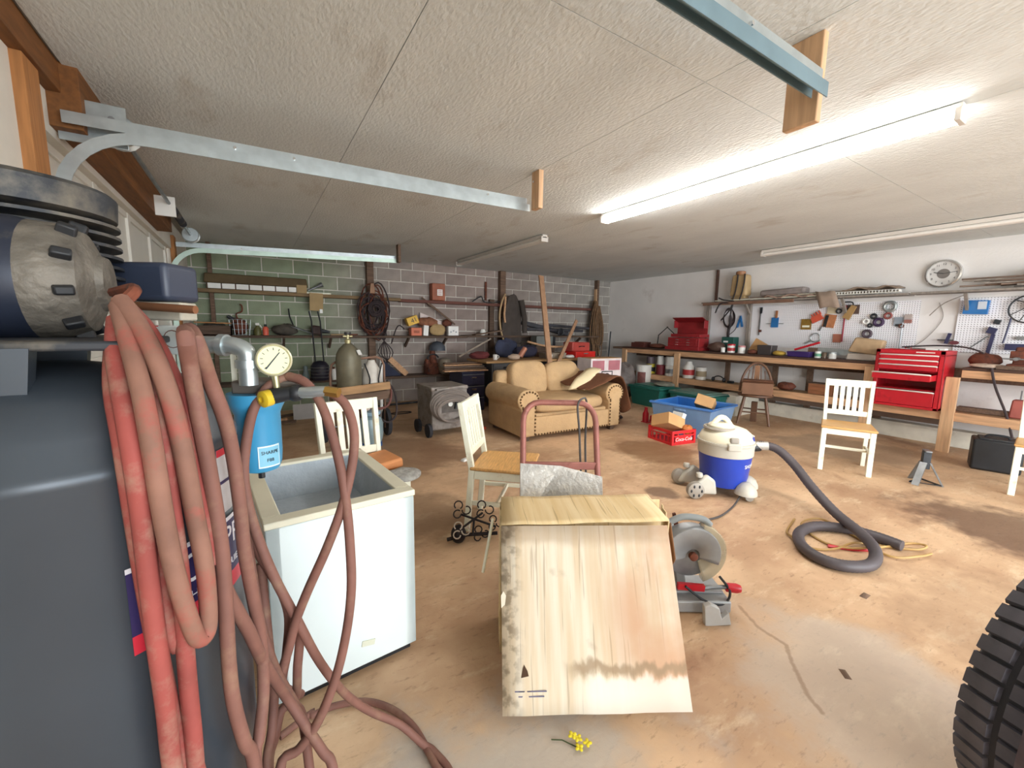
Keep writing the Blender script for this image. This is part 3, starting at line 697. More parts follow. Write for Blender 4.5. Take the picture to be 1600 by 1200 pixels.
# ------------------------------------------------------------------ open chest freezer
fz = mat('freezer_enamel', 'e3eeee', .35, var=.03, sc=3)
rim = mat('yellowed_rim', 'e2ddc6', .5, var=.07, sc=6)
inn = mat('frosted_liner', 'aab3ba', .5, var=.12, sc=5, bump=.3, bsc=30)
t = thing('chest_freezer', 'white open-topped chest freezer without its lid behind the hoses', 'freezer', (.225, 1.885, 0), .09)
W, D, H = .52, .70, .70
MB().span((-W/2+.02, -D/2+.02, 0), (W/2-.02, D/2-.02, .03)).build('plinth', dark, t)
sh = MB()
sh.span((-W/2, -D/2, .03), (W/2, -D/2+.045, H-.025)); sh.span((-W/2, D/2-.045, .03), (W/2, D/2, H-.025)); sh.span((-W/2, -D/2, .03), (-W/2+.045, D/2, H-.025)); sh.span((W/2-.045, -D/2, .03), (W/2, D/2, H-.025))
sh.build('cabinet', fz, t, bevel=.004)
r = MB()
for a, b in (((-W/2-.004, -D/2-.004, H-.024), (W/2+.004, -D/2+.055, H)), ((-W/2-.004, D/2-.055, H-.024), (W/2+.004, D/2+.004, H)), ((-W/2-.004, -D/2+.0552, H-.024), (-W/2+.055, D/2-.0552, H-.0005)), ((W/2-.055, -D/2+.0552, H-.024), (W/2+.004, D/2-.0552, H-.0005))): r.span(a, b)
r.build('rim', rim, t, bevel=.004)
l = MB(); w = W/2-.055; d = D/2-.055
l.add([(-w, -d, H-.012), (w, -d, H-.012), (w, d, H-.012), (-w, d, H-.012), (-w+.01, -d+.01, .53), (w-.01, -d+.01, .53), (w-.01, d-.01, .53), (-w+.01, d-.01, .53)], [(0, 1, 5, 4), (1, 2, 6, 5), (2, 3, 7, 6), (3, 0, 4, 7), (4, 5, 6, 7)])
l.build('liner', inn, t)
MB().box((.06, -D/2-.003, .12), (.05, .004, .022), rot(0, .2)).build('old_sticker', mat('sticker', 'd9dcc8', .7), t)

# ------------------------------------------------------------------ stained cardboard box in the foreground
pale = bpy.data.materials.new('stained_pale_cardboard'); pale.use_nodes = True
def cardboard_face(m, base, streak, ink):
    nt = m.node_tree; N = nt.nodes; L = nt.links; b = N['Principled BSDF']; b.inputs['Roughness'].default_value = .8
    tc = N.new('ShaderNodeTexCoord'); sp = N.new('ShaderNodeSeparateXYZ'); L.new(tc.outputs['Object'], sp.inputs[0])
    def nz(sc, st, det=5):
        mp = N.new('ShaderNodeMapping'); mp.inputs['Scale'].default_value = st; L.new(tc.outputs['Object'], mp.inputs[0])
        n = N.new('ShaderNodeTexNoise'); n.inputs['Scale'].default_value = sc; n.inputs['Detail'].default_value = det; L.new(mp.outputs[0], n.inputs['Vector']); return n.outputs[0]
    def rg(s, a, c, lo=0, hi=1):
        r = N.new('ShaderNodeMapRange'); r.interpolation_type = 'SMOOTHSTEP'
        for i, q in enumerate((a, c, lo, hi)): r.inputs[i+1].default_value = q
        L.new(s, r.inputs[0]); return r.outputs[0]
    def mth(op, a, c):
        x = N.new('ShaderNodeMath'); x.operation = op
        for i, q in enumerate((a, c)):
            if isinstance(q, (int, float)): x.inputs[i].default_value = q
            else: L.new(q, x.inputs[i])
        return x.outputs[0]
    def mix(f, a, c):
        x = N.new('ShaderNodeMix'); x.data_type = 'RGBA'; L.new(f, x.inputs[0])
        for i, q in ((6, a), (7, c)):
            if isinstance(q, str): x.inputs[i].default_value = lin(q)
            else: L.new(q, x.inputs[i])
        return x.outputs[2]
    c = mix(rg(nz(3, (9, .5, 1)), .35, .65), base, streak)
    c = mix(mth('MULTIPLY', rg(nz(9, (9, .35, 1), 2), .6, .68), .45), c, ink)
    return N, L, b, sp, nz, rg, mth, mix, c
N, L, b, sp, nz, rg, mth, mix, c = cardboard_face(pale, 'd2bea0', 'ddd2be', '8c7255')
X, Y = sp.outputs[0], sp.outputs[1]
c = mix(mth('MULTIPLY', rg(X, .30, .52), rg(nz(2.5, (1, 1, 1)), .3, .6)), c, 'c9a182')          # tan side
wv = mth('ADD', Y, mth('MULTIPLY', mth('SUBTRACT', nz(16, (1.4, .6, 1)), .5), .10))
c = mix(mth('MULTIPLY', mth('MULTIPLY', rg(wv, .10, .13), rg(wv, .165, .14)), mth('MULTIPLY', rg(X, .2, .28), .85)), c, '9c8468')   # tide mark
c = mix(mth('MULTIPLY', rg(wv, .115, .09), mth('MULTIPLY', rg(X, .2, .35), .8)), c, 'e6e0d4')
wt = mth('ADD', Y, mth('MULTIPLY', mth('SUBTRACT', nz(9, (1, 1, 1)), .5), .06))
c = mix(mth('MULTIPLY', rg(wt, .53, .57), .45), c, 'a08468')                                         # damp top edge
c = mix(mth('MULTIPLY', mth('MULTIPLY', rg(X, .09, .02), rg(nz(22, (1, 1, 1)), .45, .6)), .7), c, '7d6b55')
c = mix(mth('MULTIPLY', rg(nz(7, (1, 1, 1)), .62, .72), .3), c, '8d7860')
L.new(c, b.inputs['Base Color'])
tan = bpy.data.materials.new('creased_tan_cardboard'); tan.use_nodes = True
N, L, b, sp, nz, rg, mth, mix, c = cardboard_face(tan, 'd8bb88', 'e3cca0', '93703f'); L.new(c, b.inputs['Base Color'])
t = thing('cardboard_box', 'large water-stained cardboard box leaning in the middle foreground', 'box', (.65, 1.071, 0))
O = Vector((.65, 1.071, 0))
FL, FR, TL, TRt, BL, BR = [Vector(q)-O for q in ((.65, 1.071, .035), (1.225, .744, .035), (.784, 1.322, .58), (1.392, 1.012, .58), (.914, 1.543, .585), (1.532, 1.171, .58))]
def panel(name, o, u, v, m, th=.005, parent=t, nx=8, ny=8, wob=.004):
    """board in its own plane: x along u, y along v"""
    x = (u-o).normalized(); z = x.cross(v-o).normalized(); y = z.cross(x)
    M = Matrix((x, y, z)).transposed().to_4x4(); M.translation = o
    w = (u-o).length; Mi = M.inverted(); a = Mi @ v
    rows = []
    for j in range(ny+1):
        rows.append([(a.x*j/ny + w*i/nx, a.y*j/ny, wob*math.sin(i*1.7+j*.9)*(0 < i < nx)) for i in range(nx+1)])
    q = MB().sheet(rows).build(name, m, parent, solid=th); q.matrix_local = M
    return q
fp = panel('front_flap', FL, FR, TL, pale)
panel('top_panel', TL+Vector((0, 0, .004)), TRt+Vector((0, 0, .004)), BL+Vector((0, 0, .004)), tan, wob=.003)
DL, DR = [Vector((q.x, q.y, .004)) for q in (BL, BR)]
EL, ER = [Vector((q.x+.02, q.y+.03, .004)) for q in (TL, TRt)]
panel('back_panel', DL, DR, BL, tan); panel('side_panel', EL, DL, TL, tan); panel('side_panel', ER, DR, TRt, tan)
panel('inner_panel', EL, ER, TL+Vector((.02, .03, -.01)), tan)
panel('side_flap', TRt+Vector((.008, -.002, -.005)), TRt+Vector((.05, .05, -.09)), TRt+Vector((.03, -.02, -.16)), mat('rust_brown_flap', '8a5f3c', .85), nx=3, ny=3)  # side flap in plain rust brown, darker than the other panels
for k in range(3):
    MB().box((.06+.022*k, .07, .004), (.035 if k < 2 else .1, .004, .001)).build('print_line', mat('faded_ink', '6e6a80', .8), fp)
MB().box((.1, .055, .004), (.09, .004, .001)).build('print_line', MATS['faded_ink'], fp)
MB().prism([(.065, .11), (.092, .115), (.088, .13), (.076, .15), (.071, .135)], .003, .004).build('torn_hole', mat('torn_dark', '4a3322', .9), fp)
MB().prism([(-.005, .33), (.008, .34), (.012, .37), (.002, .385), (-.007, .37)], .003, .007).build('torn_tape', mat('torn_paper', 'e0d6c2', .9), fp)
# little strips hanging at its left side
single('wood_strip', MB().bar((.0, 0, .37), (-.06, -.02, .14), .012, .006), cream, 'thin white strip dangling at the left side of the stained cardboard box', 'strip', (.865, 1.53, .135))

# ------------------------------------------------------------------ hand truck
pk = mat('worn_pink_paint', '9a6258', .5, .2, var=.15, sc=12, col2='6f3f36', amt=.35, sc2=14)
foil = mat('diamond_foil', 'f0eee8', .4, .1, var=.1, sc=25, bump=.5, bsc=38, col2='bdb9b0', amt=.3, sc2=10)
t = thing('hand_truck', 'pink tubular hand truck with silver foil-wrapped plate behind the cardboard box', 'hand truck', (1.235, 1.475, 0), math.atan2(-.216, .35))
LN = .40   # lean: metres back per metre up
def hp(x, z, o=0): return (x, z*LN-.0+o, z)
pts = [hp(-.2, .06)] + [hp(-.2, .84)] + [hp(-.2+.09*(1-math.cos(a)), .84+.1*math.sin(a)) for a in [PI/2*k/5 for k in range(1, 6)]]
pts += [(-p[0], p[1], p[2]) for p in pts[::-1]]
MB().tube(pts, .0165, 12).build('frame', pk, t)
for z in (.62, .3): MB().bar(hp(-.2, z), hp(.2, z), .016, .04).build('cross_bar', pk, t, bevel=.004)
pl = [(-.215, .33), (.215, .30), (.22, .575), (.0, .625), (-.215, .635)]
M = Matrix(((1, 0, 0, 0), (0, LN, 0, -.022), (0, 1, 0, 0), (0, 0, 0, 1)))
MB().prism(pl, -.012, .0, M).build('foil_plate', foil, t)
MB().bar(hp(-.21, .32, -.02), hp(.21, .31, -.02), .02, .08).build('lower_board', mat('rust_edge_board', '7d6a55', .8, col2='9a4f22', amt=.4, sc2=9), t, bevel=.003)
MB().span((-.2, -.12, .006), (.2, .04, .014)).build('toe_plate', steel, t)
for s in (-1, 1):
    wl_ = MB().lathe([(.03, -.022), (.075, -.022), (.095, -.012), (.095, .012), (.075, .022), (.03, .022)], 24, at(s*.17, .17, .096, rot(0, PI/2))).build('wheel', rubber, t)
    MB().lathe([(.001, -.024), (.03, -.024), (.03, .024), (.001, .024)], 14, at(s*.17, .17, .096, rot(0, PI/2))).build('hub', rust, wl_)
MB().cyl((-.17, .17, .096), (.17, .17, .096), .009).build('axle', steel, t)
for s in (-1, 1): MB().bar((s*.15, .17, .096), hp(s*.19, .2), .012, .03).build('axle_bracket', pk, t)
single('cord', MB().tube(curve([(.0, -.05, .25), (-.015, -.03, .55), (-.03, -.02, .8), (-.03, .0, .93), (.02, .02, .965), (.075, .045, .93), (.09, .06, .7), (.10, .05, .45)], 6), .006, 6), mat('grey_cord', '4b4644', .7), 'grey cord draped over the top bar of the pink hand truck', 'cord', (1.52, 1.705, 0))

# ------------------------------------------------------------------ wet and dry vacuum cleaner
vb_ = mat('blue_drum', '2440a8', .35, var=.08)
vg = mat('pale_grey_plastic', 'c2bdb0', .45, var=.08, sc=8)
vl = mat('cream_plastic', 'e2dac2', .4, var=.06)
vd = mat('mid_grey_plastic', '9d958a', .5, var=.12)
rb = math.atan2(-.53, .85)
t = thing('shop_vacuum', 'blue and cream wet-dry vacuum on casters in the middle of the floor', 'vacuum', (3.32, 1.92, 0), rb)
MB().lathe([(.15, .075), (.165, .08), (.185, .16), (.2, .30), (.205, .345)], 40).build('drum', vb_, t)
MB().lathe([(.207, .34), (.212, .345), (.214, .43), (.222, .437), (.222, .452), (.20, .455)], 40).build('drum_band', vg, t)
MB().lathe([(.21, .455), (.208, .475), (.19, .51), (.15, .545), (.09, .565), (.001, .57)], 40).build('motor_lid', vl, t)
MB().lathe([(.1, .545), (.1, .575), (.085, .59), (.04, .596), (.001, .597)], 28, at(-.05, .0, 0)).build('motor_cap', vl, t)
MB().tube([(-.13+.16*k/8, -.0, .565+.075*math.sin(PI*k/8)) for k in range(9)], .022, 10).build('carry_handle', vl, t)
MB().ring((-.06, 0, .553), .115, .013, 32, 8).build('lid_groove', vd, t)
for s, a in ((1, -1.75), (1, 1.4)):
    MB().box((.215*math.cos(a), .215*math.sin(a), .44), (.035, .1, .06), rot(0, 0, a)).build('latch', vg, t, bevel=.01, segs=3)
    MB().box((.2*math.cos(a), .2*math.sin(a), .49), (.03, .07, .05), rot(0, 0, a)).build('latch_arch', vd, t, bevel=.02, segs=3)
MB().cyl((.19, -.02, .39), (.27, -.025, .4), .038, n=18).build('hose_port', dark, t)
def ondrum(az, z0, r):
    return lambda p: Vector(((r+p.z)*math.cos(az+p.x/r), (r+p.z)*math.sin(az+p.x/r), z0+p.y))
text('SHOP VAC', .042, white, t, I4, bend=ondrum(-.72, .27, .200))
st = MB().sheet([[(.196*math.cos(-.82+.1*i), .196*math.sin(-.82+.1*i), .505-.0*j) if j else (.2095*math.cos(-.82+.1*i), .2095*math.sin(-.82+.1*i), .474) for i in range(6)] for j in (0, 1)]).build('lid_sticker', vb_, t)
text('VAC', .026, white, st, at(.158, -.118, .513, rot(.0, 0, 1.0) @ rot(.72, 0, 0)))
for s in (-1, 1):
    fo = MB().prism([(-.33, .03), (-.11, .02), (-.13, .14), (-.2, .19), (-.28, .13)], s*.10, s*.15, rot(PI/2)).build('wheel_fairing', vg, t, bevel=.02, segs=3)
    wq = MB().lathe([(.00005, -.03), (.05, -.03), (.066, -.022), (.068, 0), (.066, .022), (.05, .03), (.00005, .03)], 28, at(-.30, s*.16, .068, rot(PI/2))).build('wheel', vd, fo)
    for k in range(6): MB().ball((-.30+.042*math.cos(k*PI/3), s*.19, .068+.042*math.sin(k*PI/3)), (.008, .006, .014), 8, 5).build('spoke_slot', dusty, fo)
    MB().lathe([(.00005, 0), (.024, 0), (.03, .015), (.024, .035), (.00005, .04)], 14, at(-.26, s*.125, .165)).build('tool_peg', vg, fo)
for x, y in ((.10, -.185), (.20, -.02), (.10, .19)):
    a = math.atan2(y, x)
    fo = MB().lathe([(.085, .05), (.083, .075), (.066, .115), (.035, .14), (.00005, .148)], 22, at(x*.98, y*.98, 0)).build('caster_fairing', vg, t)
    MB().lathe([(.00005, -.022), (.032, -.022), (.036, 0), (.032, .022), (.00005, .022)], 20, at(x*1.12, y*1.12, .036, rot(PI/2, 0, a+.9))).build('wheel', vd, fo)
vh = [(3.50, 1.785, .40), (3.545, 1.74, .415), (3.585, 1.64, .40), (3.56, 1.5, .32), (3.46, 1.32, .21), (3.37, 1.13, .11), (3.24, .93, .07), (3.10, .82, .05), (2.93, .79, .035), (2.79, .86, .035), (2.755, .975, .035), (2.83, 1.10, .035), (3.0, 1.185, .035), (3.2, 1.17, .035), (3.34, 1.05, .035), (3.38, .90, .036), (3.37, .77, .036)]
P = curve(vh, 14); rr = [.0315+(.0022 if i % 2 else 0) for i in range(len(P))]
t = thing('vacuum_hose', 'thick dark ribbed vacuum hose curling in a loop on the floor', 'hose', (3.0, 1.0, 0))
o = MB().tube(P, .032, 16, rs=rr).build('corrugated_hose', mat('charcoal_hose', '4c4548', .55, var=.15), t); o.location = (-3, -1, 0)
o = MB().cyl(P[6], P[20], .036, n=16).build('silver_tape', mat('silver_tape', 'c9c7c0', .35, .5, var=.12, sc=30), t); o.location = (-3, -1, 0)
exm = mat('tan_extension_cord', 'b08d55', .6, var=.12)
ec = [(3.26, 1.33), (3.0, 1.26), (2.93, 1.2), (2.9, 1.08), (3.0, .99), (3.2, .95), (3.33, .85), (3.45, .72), (3.55, .70), (3.54, .77), (3.36, .82), (3.1, .93), (3.06, 1.08), (3.2, 1.26), (3.4, 1.22), (3.33, 1.0), (3.2, .78), (3.35, .68), (3.48, .66)]
single('extension_cord', MB().tube(curve([(x-3.1, y-1, .008+.006*(i % 3)) for i, (x, y) in enumerate(ec)], 6), .007, 6), exm, 'tan extension cord tangled on the floor beneath the vacuum hose loop', 'cord', (3.1, 1.0, 0))
single('red_strap', MB().tube([(0, 0, .01), (.09, -.1, .012), (.18, -.16, .01)], .011, 6), red, 'short red strap lying inside the vacuum hose loop', 'strap', (3.02, 1.03, 0))
single('power_cord', MB().tube(curve([(.0, .0, .03), (-.2, -.06, .008), (-.45, -.11, .008), (-.66, -.10, .008), (-.86, -.2, .008), (-1.15, -.35, .008), (-1.38, -.40, .03), (-1.45, -.46, .1)], 6), .007, 6), mat('grey_cord', '4b4644', .7), 'grey power cord running from the vacuum to the miter saw', 'cord', (3.28, 1.74, 0))

# ------------------------------------------------------------------ miter saw on the floor behind the box
sg = mat('saw_grey', '9c9ea0', .45, .35, var=.15, sc=9)
cl = mat('clear_guard', 'cfc3a8', .15, alpha=.42)
t = thing('miter_saw', 'grey miter saw with clear guard and red handle beside the cardboard box', 'saw', (1.79, 1.17, 0), math.atan2(-.53, .85))
MF = rot(PI/2)   # lathe axis -> -y
bs = MB(); bs.box((.02, -.02, .035), (.30, .18, .06)); bs.box((.0, .02, .07), (.32, .14, .02)); bs.build('base', sg, t, bevel=.008)
MB().prism([(-.02, -.08), (.10, -.07), (.085, -.01), (.055, -.04), (.04, .01), (.0, .03), (-.03, .02)], .1, .13, at(.03, -.06, .075, rot(PI/2))).build('front_casting', mat('saw_pale', 'b8b8b6', .5, .2), t, bevel=.004)
bl_ = MB().lathe([(.001, -.001), (.125, -.001), (.125, .001), (.001, .001)], 48, at(-.0, .0, .255, MF)).build('blade', steel, t)
for r_, mm, nm, w, a0, a1 in ((.14, sg, 'upper_guard', .035, -.35, PI+.3), (.155, cl, 'clear_guard', .02, -1.25, 1.35)):
    n = 22; rows = []
    for rad, y in ((.035, -w), (r_*.97, -w), (r_, -w+.006), (r_, w), (.05, w)):
        rows.append([(rad*math.cos(a0+(a1-a0)*k/n)+(.02 if nm == 'clear_guard' else 0), y, .255+rad*math.sin(a0+(a1-a0)*k/n)) for k in range(n+1)])
    MB().sheet(rows).build(nm, mm, t, solid=.004)
MB().lathe([(.001, .03), (.02, .03), (.02, .05), (.012, .055), (.001, .055)], 16, at(.0, -.0, .255, MF)).build('arbor_bolt', rust, t)
MB().prism([(-.01, -.12), (.03, -.12), (.015, .13), (.0, .13)], -.05, -.04, at(-.05, .0, .31, rot(PI/2, 0, 0) @ rot(0, 0, .25))).build('guard_lever', rust, t)
MB().tube(curve([(-.13, .0, .40), (-.05, .0, .44), (.05, .0, .43), (.09, 0, .40)], 5), .016, 10).build('top_handle', mat('handle_grey', '8b9090', .5), t)
MB().box((-.08, .07, .29), (.14, .12, .12)).build('motor_housing', sg, t, bevel=.02, segs=3)
MB().bar((-.02, .05, .06), (-.06, .05, .25), .07, .05).build('hinge_arm', sg, t, bevel=.008)
MB().bar((-.08, -.07, .12), (.05, -.07, .11), .02, .03).build('red_fence', red, t)
MB().lathe([(.012, 0), (.021, .004), (.023, .05), (.018, .07), (.001, .074)], 18, at(.155, -.07, .115, rot(0, PI/2+.1, 0))).build('clamp_knob', red, t)
MB().tube([(.02, -.07, .105), (.08, -.07, .115), (.16, -.07, .116)], .01, 8).build('clamp_screw', steel, t)
MB().tube(curve([(-.05, -.09, .13), (.03, -.10, .07), (.1, -.11, .05), (.15, -.10, .06), (.165, -.09, .11), (.13, -.05, .16)], 5), .006, 6).build('saw_cord', dark, t)

# ------------------------------------------------------------------ wrought iron ornament
bi = mat('black_wrought_iron', '241d20', .5, .4, var=.3, sc=20)
t = thing('iron_ornament', 'black wrought iron scroll ornament lying on the floor beside the box', 'ornament', (1.06, 2.24, 0))
MB().tube([(-.1, .04, .03), (.02, .0, .05), (.2, -.07, .045)], .012, 8).build('shaft', bi, t)
MB().ball((-.03, .02, .06), (.048, .048, .06), 14, 10).build('finial', bi, t)
def scroll(c, s, M, m=bi):
    mb = MB()
    for k in range(3):
        a0 = k*2*PI/3
        mb.tube([M @ Vector((s*(.15*q/9)*1*math.cos(a0)+s*.55*math.cos(a0)+s*.42*math.cos(a0+PI+5.2*q/9), s*.55*math.sin(a0)+s*.42*math.sin(a0+PI+5.2*q/9), 0)) + Vector(c) for q in range(10)], .0045, 5)
    return mb
for c, s, m in (((.0, .05, .20), .058, bi), ((.14, .0, .19), .058, bi), ((-.035, -.02, .10), .055, mat('pale_iron', 'b9ab9c', .5)), ((.20, -.04, .10), .05, bi), ((.1, -.03, .05), .05, bi)):
    scroll(c, s, rot(1.15, .1, -.5), m).build('scroll', m, t)
for a, b in (((.0, .05, .17), (.2, -.05, .08)), ((-.02, 0, .1), (.13, .0, .17)), ((.05, -.02, .05), (.08, .02, .14))): MB().tube([a, b], .007, 6).build('rod', bi, t)

# ------------------------------------------------------------------ tyre at lower right
t = thing('vehicle_wheel', 'large dusty black tyre with ribbed tread at the lower right corner', 'tire', (1.84, -.01, .0), math.radians(-15))
RT, WT = .38, .24
A = at(0, 0, RT, rot(PI/2))
MB().lathe([(.2, -WT/2+.02), (.24, -WT/2), (.31, -WT/2-.008), (.355, -WT/2+.012), (.370, -WT/2+.035), (.374, 0), (.370, WT/2-.035), (.355, WT/2-.012), (.31, WT/2+.008), (.24, WT/2), (.2, WT/2-.02)], 64, A).build('tyre', rubber, t)
blkm = mat('tread_rubber', '57555c', .9, var=.25, sc=14)
first = None
for k in range(48):
    a = 2*PI*k/48
    for y in (-.083, 0, .083):
        if first is None: first = MB().box((0, 0, 0), (.040, .07, .014), None, .9, .92).build('tread_block', blkm, t); o = first
        else: o = first.copy(); COL.objects.link(o)
        aa = a+(.065 if y == 0 else 0)
        rr_ = .376 if y == 0 else .371
        o.matrix_local = at(rr_*math.sin(aa), y, RT+rr_*math.cos(aa), rot(0, aa, 0) @ rot(-.18*(y > 0)+.18*(y < 0)))
MB().lathe([(.001, -.05), (.08, -.06), (.1, -.03), (.19, -.05), (.215, -.09), (.215, .09), (.19, .1), (.1, .06), (.001, .06)], 40, A).build('rim', steel, t)
rows = [[((.445+.012*math.sin(PI*j/6))*math.sin(a)-.02, -.30+.27*j/6, .40+(.445+.012*math.sin(PI*j/6))*math.cos(a)) for j in range(7)] for a in [math.radians(-118+10*i) for i in range(20)]]
MB().sheet(rows).build('fender', mat('plum_fender', '5d5560', .35, .2, var=.08), t, solid=.012)

# ------------------------------------------------------------------ back wall shelving
t = thing('plank_shelving', 'rough dark plank shelves on wooden posts along the block wall', 'shelving', (0, 0, 0))
for x0, x1, z, y0, m, th in ((XL+.02, 2.2, 1.825, 7.17, mat('ledge_wood', '7d6648', .8, var=.25, sc=3, stretch=(1.5, 14, 14)), .05), (2.2, 6.85, 1.815, 7.19, mat('reddish_ledge', '6a4238', .8, var=.25, sc=3, stretch=(1.5, 14, 14)), .05),
                          (XL+.02, 3.4, 1.185, 7.03, darkwood, .035), (3.4, 6.7, 1.195, 7.03, darkwood, .035), (XL+.02, 3.3, .50, 7.0, darkwood, .04)):
    MB().span((x0, y0, z-th), (x1, YB-.002, z)).build('shelf_board', m, t, bevel=.004)
for x, w, z0 in ((1.72, .11, .0), (4.28, .12, 0), (6.82, .06, 0), (-.45, .05, 0)):
    MB().span((x-w/2, 7.24, z0), (x+w/2, YB-.002, CE-.002)).build('post', oldwood, t, bevel=.004)
MB().span((4.0, 7.27, .0), (4.1, YB-.002, 1.9)).build('post', darkwood, t, bevel=.004)
for x in (-.3, .4, 1.05, 2.3, 3.0, 5.0, 6.2):
    MB().bar((x, 7.3, 1.0), (x, 7.08, 1.155), .03, .05).build('bracket', darkwood, t)

# upper ledge
U = 1.826
t = thing('long_case', 'long brown case with white squares along its front on the upper ledge', 'case', (.12, 7.26, U), 0)
MB().box((0, 0, .15), (1.3, .14, .13), None, .98, .8).build('lid', mat('brown_case', '5a4a30', .8, var=.25, sc=5), t, bevel=.015)
MB().box((.0, .01, .04), (1.24, .11, .08)).build('tray', darkwood, t)
for k in range(7): MB().box((-.53+.165*k, -.05, .045), (.15, .012, .072)).build('white_square', white, t, bevel=.003)
single('tin_funnel', MB().lathe([(.012, 0), (.014, .12), (.04, .22), (.042, .225)], 14, rot(0, 1.1)), steel, 'thin grey metal funnel sticking out beside the long case', 'funnel', (.78, 7.26, U+.05))
single('board_panel', MB().box((0, 0, 0), (.19, .012, .27), rot(0, .03)), mat('tan_hardboard', 'a58c63', .8), 'tan hardboard panel hanging from the upper ledge over the shelf', 'board', (.87, 7.14, 1.70))
single('white_tag', MB().box((0, 0, .03), (.04, .02, .06)), white, 'small white tag at the foot of the tan hardboard panel', 'tag', (.93, 7.12, 1.53))
single('white_strip', MB().box((0, 0, .011), (.35, .03, .022)), cream, 'flat white strip lying on the upper ledge above the hardboard panel', 'strip', (.92, 7.21, U))
single('wood_scrap', MB().box((0, 0, .06), (.14, .06, .12)), mat('tan_hardboard', 'a58c63', .8), 'tan wood scrap at the end of the long case', 'wood scrap', (.68, 7.21, U), bevel=.004)
t = thing('first_aid_box', 'rust-orange metal box with white label on the upper ledge', 'box', (2.9, 7.26, 1.82), 0)
MB().box((0, 0, .15), (.25, .15, .30)).build('case', mat('rust_orange', '9c5a40', .6, var=.2, sc=8), t, bevel=.012)
lb = MB().box((.02, -.077, .14), (.1, .004, .11)).build('paper_label', white, t)
for k in range(3): MB().box((.02, -.0795, .17-.03*k), (.07, .001, .008)).build('print_line', red, lb)
single('iron_hook', MB().tube(curve([(-.15, 0, .02), (-.02, 0, .1), (.05, 0, .12), (.1, 0, .03), (.3, 0, .02), (.46, 0, .05)], 4), .012, 6), dusty, 'black iron hook lying on the upper ledge beside the middle post', 'hook', (3.75, 7.24, 1.815))
single('hanging_file', MB().box((0, 0, 0), (.04, .02, .36)), rust, 'narrow rusty bar hanging on the block wall left of the middle post', 'bar', (3.93, 7.32, 2.05))

# middle shelf
S = 1.187
def junk(name, label, cat, loc, d, m, seed, rz=0, group=None):
    random.seed(seed)
    mb = MB(); pr = [(max(1e-4, math.sin(PI*i/9))**.6, -math.cos(PI*i/9)) for i in range(10)]
    mb.lathe(pr, 14, at(0, 0, d[2]/2) @ Matrix.Diagonal((d[0]/2, d[1]/2, d[2]/2, 1)))
    mb.v = [(x*(1+random.uniform(-.16, .16)), y*(1+random.uniform(-.16, .16)), max(0, z*(1+random.uniform(-.18, .18)))) for x, y, z in mb.v]
    return single(name, mb, m, label, cat, loc, rz, group, sub=1)
dk = mat('dark_tarp', '4a443c', .8, var=.4, sc=14)
t = thing('wooden_crate', 'low open wooden crate full of scrap at the left end of the middle shelf', 'crate', (-.44, 7.2, S))
cr = MB()
for a, b in (((-.2, -.12, 0), (.2, -.105, .13)), ((-.2, .105, 0), (.2, .12, .13)), ((-.2, -.12, 0), (-.185, .12, .13)), ((.185, -.12, 0), (.2, .12, .13)), ((-.2, -.12, 0), (.2, .12, .012))): cr.span(a, b)
cr.build('crate_body', darkwood, t); MB().bar((-.22, -.1, .175), (.2, -.08, .165), .1, .014).build('loose_slat', mat('orange_slat', 'b07a48', .7), t)
junk('scrap_pile', 'dark heap of rags inside the crate on the middle shelf', 'rags', (-.44, 7.2, S+.02), (.3, .16, .15), dk, 3)
t = thing('wire_basket', 'white wire basket with dark junk standing on the middle shelf', 'basket', (-.14, 7.18, S))
for z in (.005, .08, .16, .22): MB().tube([(x*.13*(.85+z*.7), y*.1*(.85+z*.7), z) for x, y in ((-1, -1), (1, -1), (1, 1), (-1, 1))], .004, 5, closed=True).build('hoop', galv, t)
wb_ = MB()
for i in range(6):
    x = -1+.4*i
    for y in (-1, 1): wb_.tube([(x*.11, y*.085, 0), (x*.13, y*.1, .22)], .0035, 5)
tag(wb_.build('wire', galv, t), kind='stuff')
junk('basket_contents', 'brown lumpy metal parts heaped in the white wire basket', 'junk', (-.14, 7.18, S+.01), (.2, .14, .22), rust, 8)
t = thing('hand_pump', 'rusty old hand pump with upright handle behind the wire basket', 'pump', (-.16, 7.29, S))
MB().lathe([(.06, 0), (.06, .02), (.03, .04), (.03, .2), (.045, .22), (.001, .24)], 14).build('body', rust, t); MB().tube(curve([(0, 0, .22), (-.02, 0, .3), (.05, 0, .34), (.055, 0, .42), (.03, 0, .44)], 4), .011, 6).build('handle', rust, t); MB().cyl((-.02, 0, .2), (-.13, -.01, .27), .03, .02).build('spout', dusty, t)
t = thing('spray_bottle', 'olive spray bottle with white trigger head on the middle shelf', 'bottle', (.07, 7.14, S))
MB().lathe([(.045, 0), (.047, .01), (.047, .09), (.02, .125), (.02, .14)], 18).build('bottle', mat('olive_bottle', '5c5a30', .5), t); MB().box((-.0, 0, .16), (.05, .025, .035)).build('trigger_head', white, t, bevel=.006); MB().bar((.03, 0, .15), (.06, 0, .1), .015, .01).build('trigger', white, t)
t = thing('oil_bottle', 'coral red plastic bottle with black cap on the middle shelf', 'bottle', (.17, 7.10, S))
MB().lathe([(.036, 0), (.038, .01), (.038, .1), (.022, .125)], 18).build('bottle', mat('coral_bottle', 'd95f48', .4), t); MB().lathe([(.018, .125), (.018, .16), (.001, .16)], 14).build('cap', dark, t)
junk('folded_tarp', 'dark grey crumpled tarp bundle on the middle shelf', 'tarp', (.43, 7.18, S), (.36, .24, .17), dk, 5)
t = thing('dustpan', 'grey metal dustpan with upright black handle on the middle shelf', 'dustpan', (.62, 7.12, S))
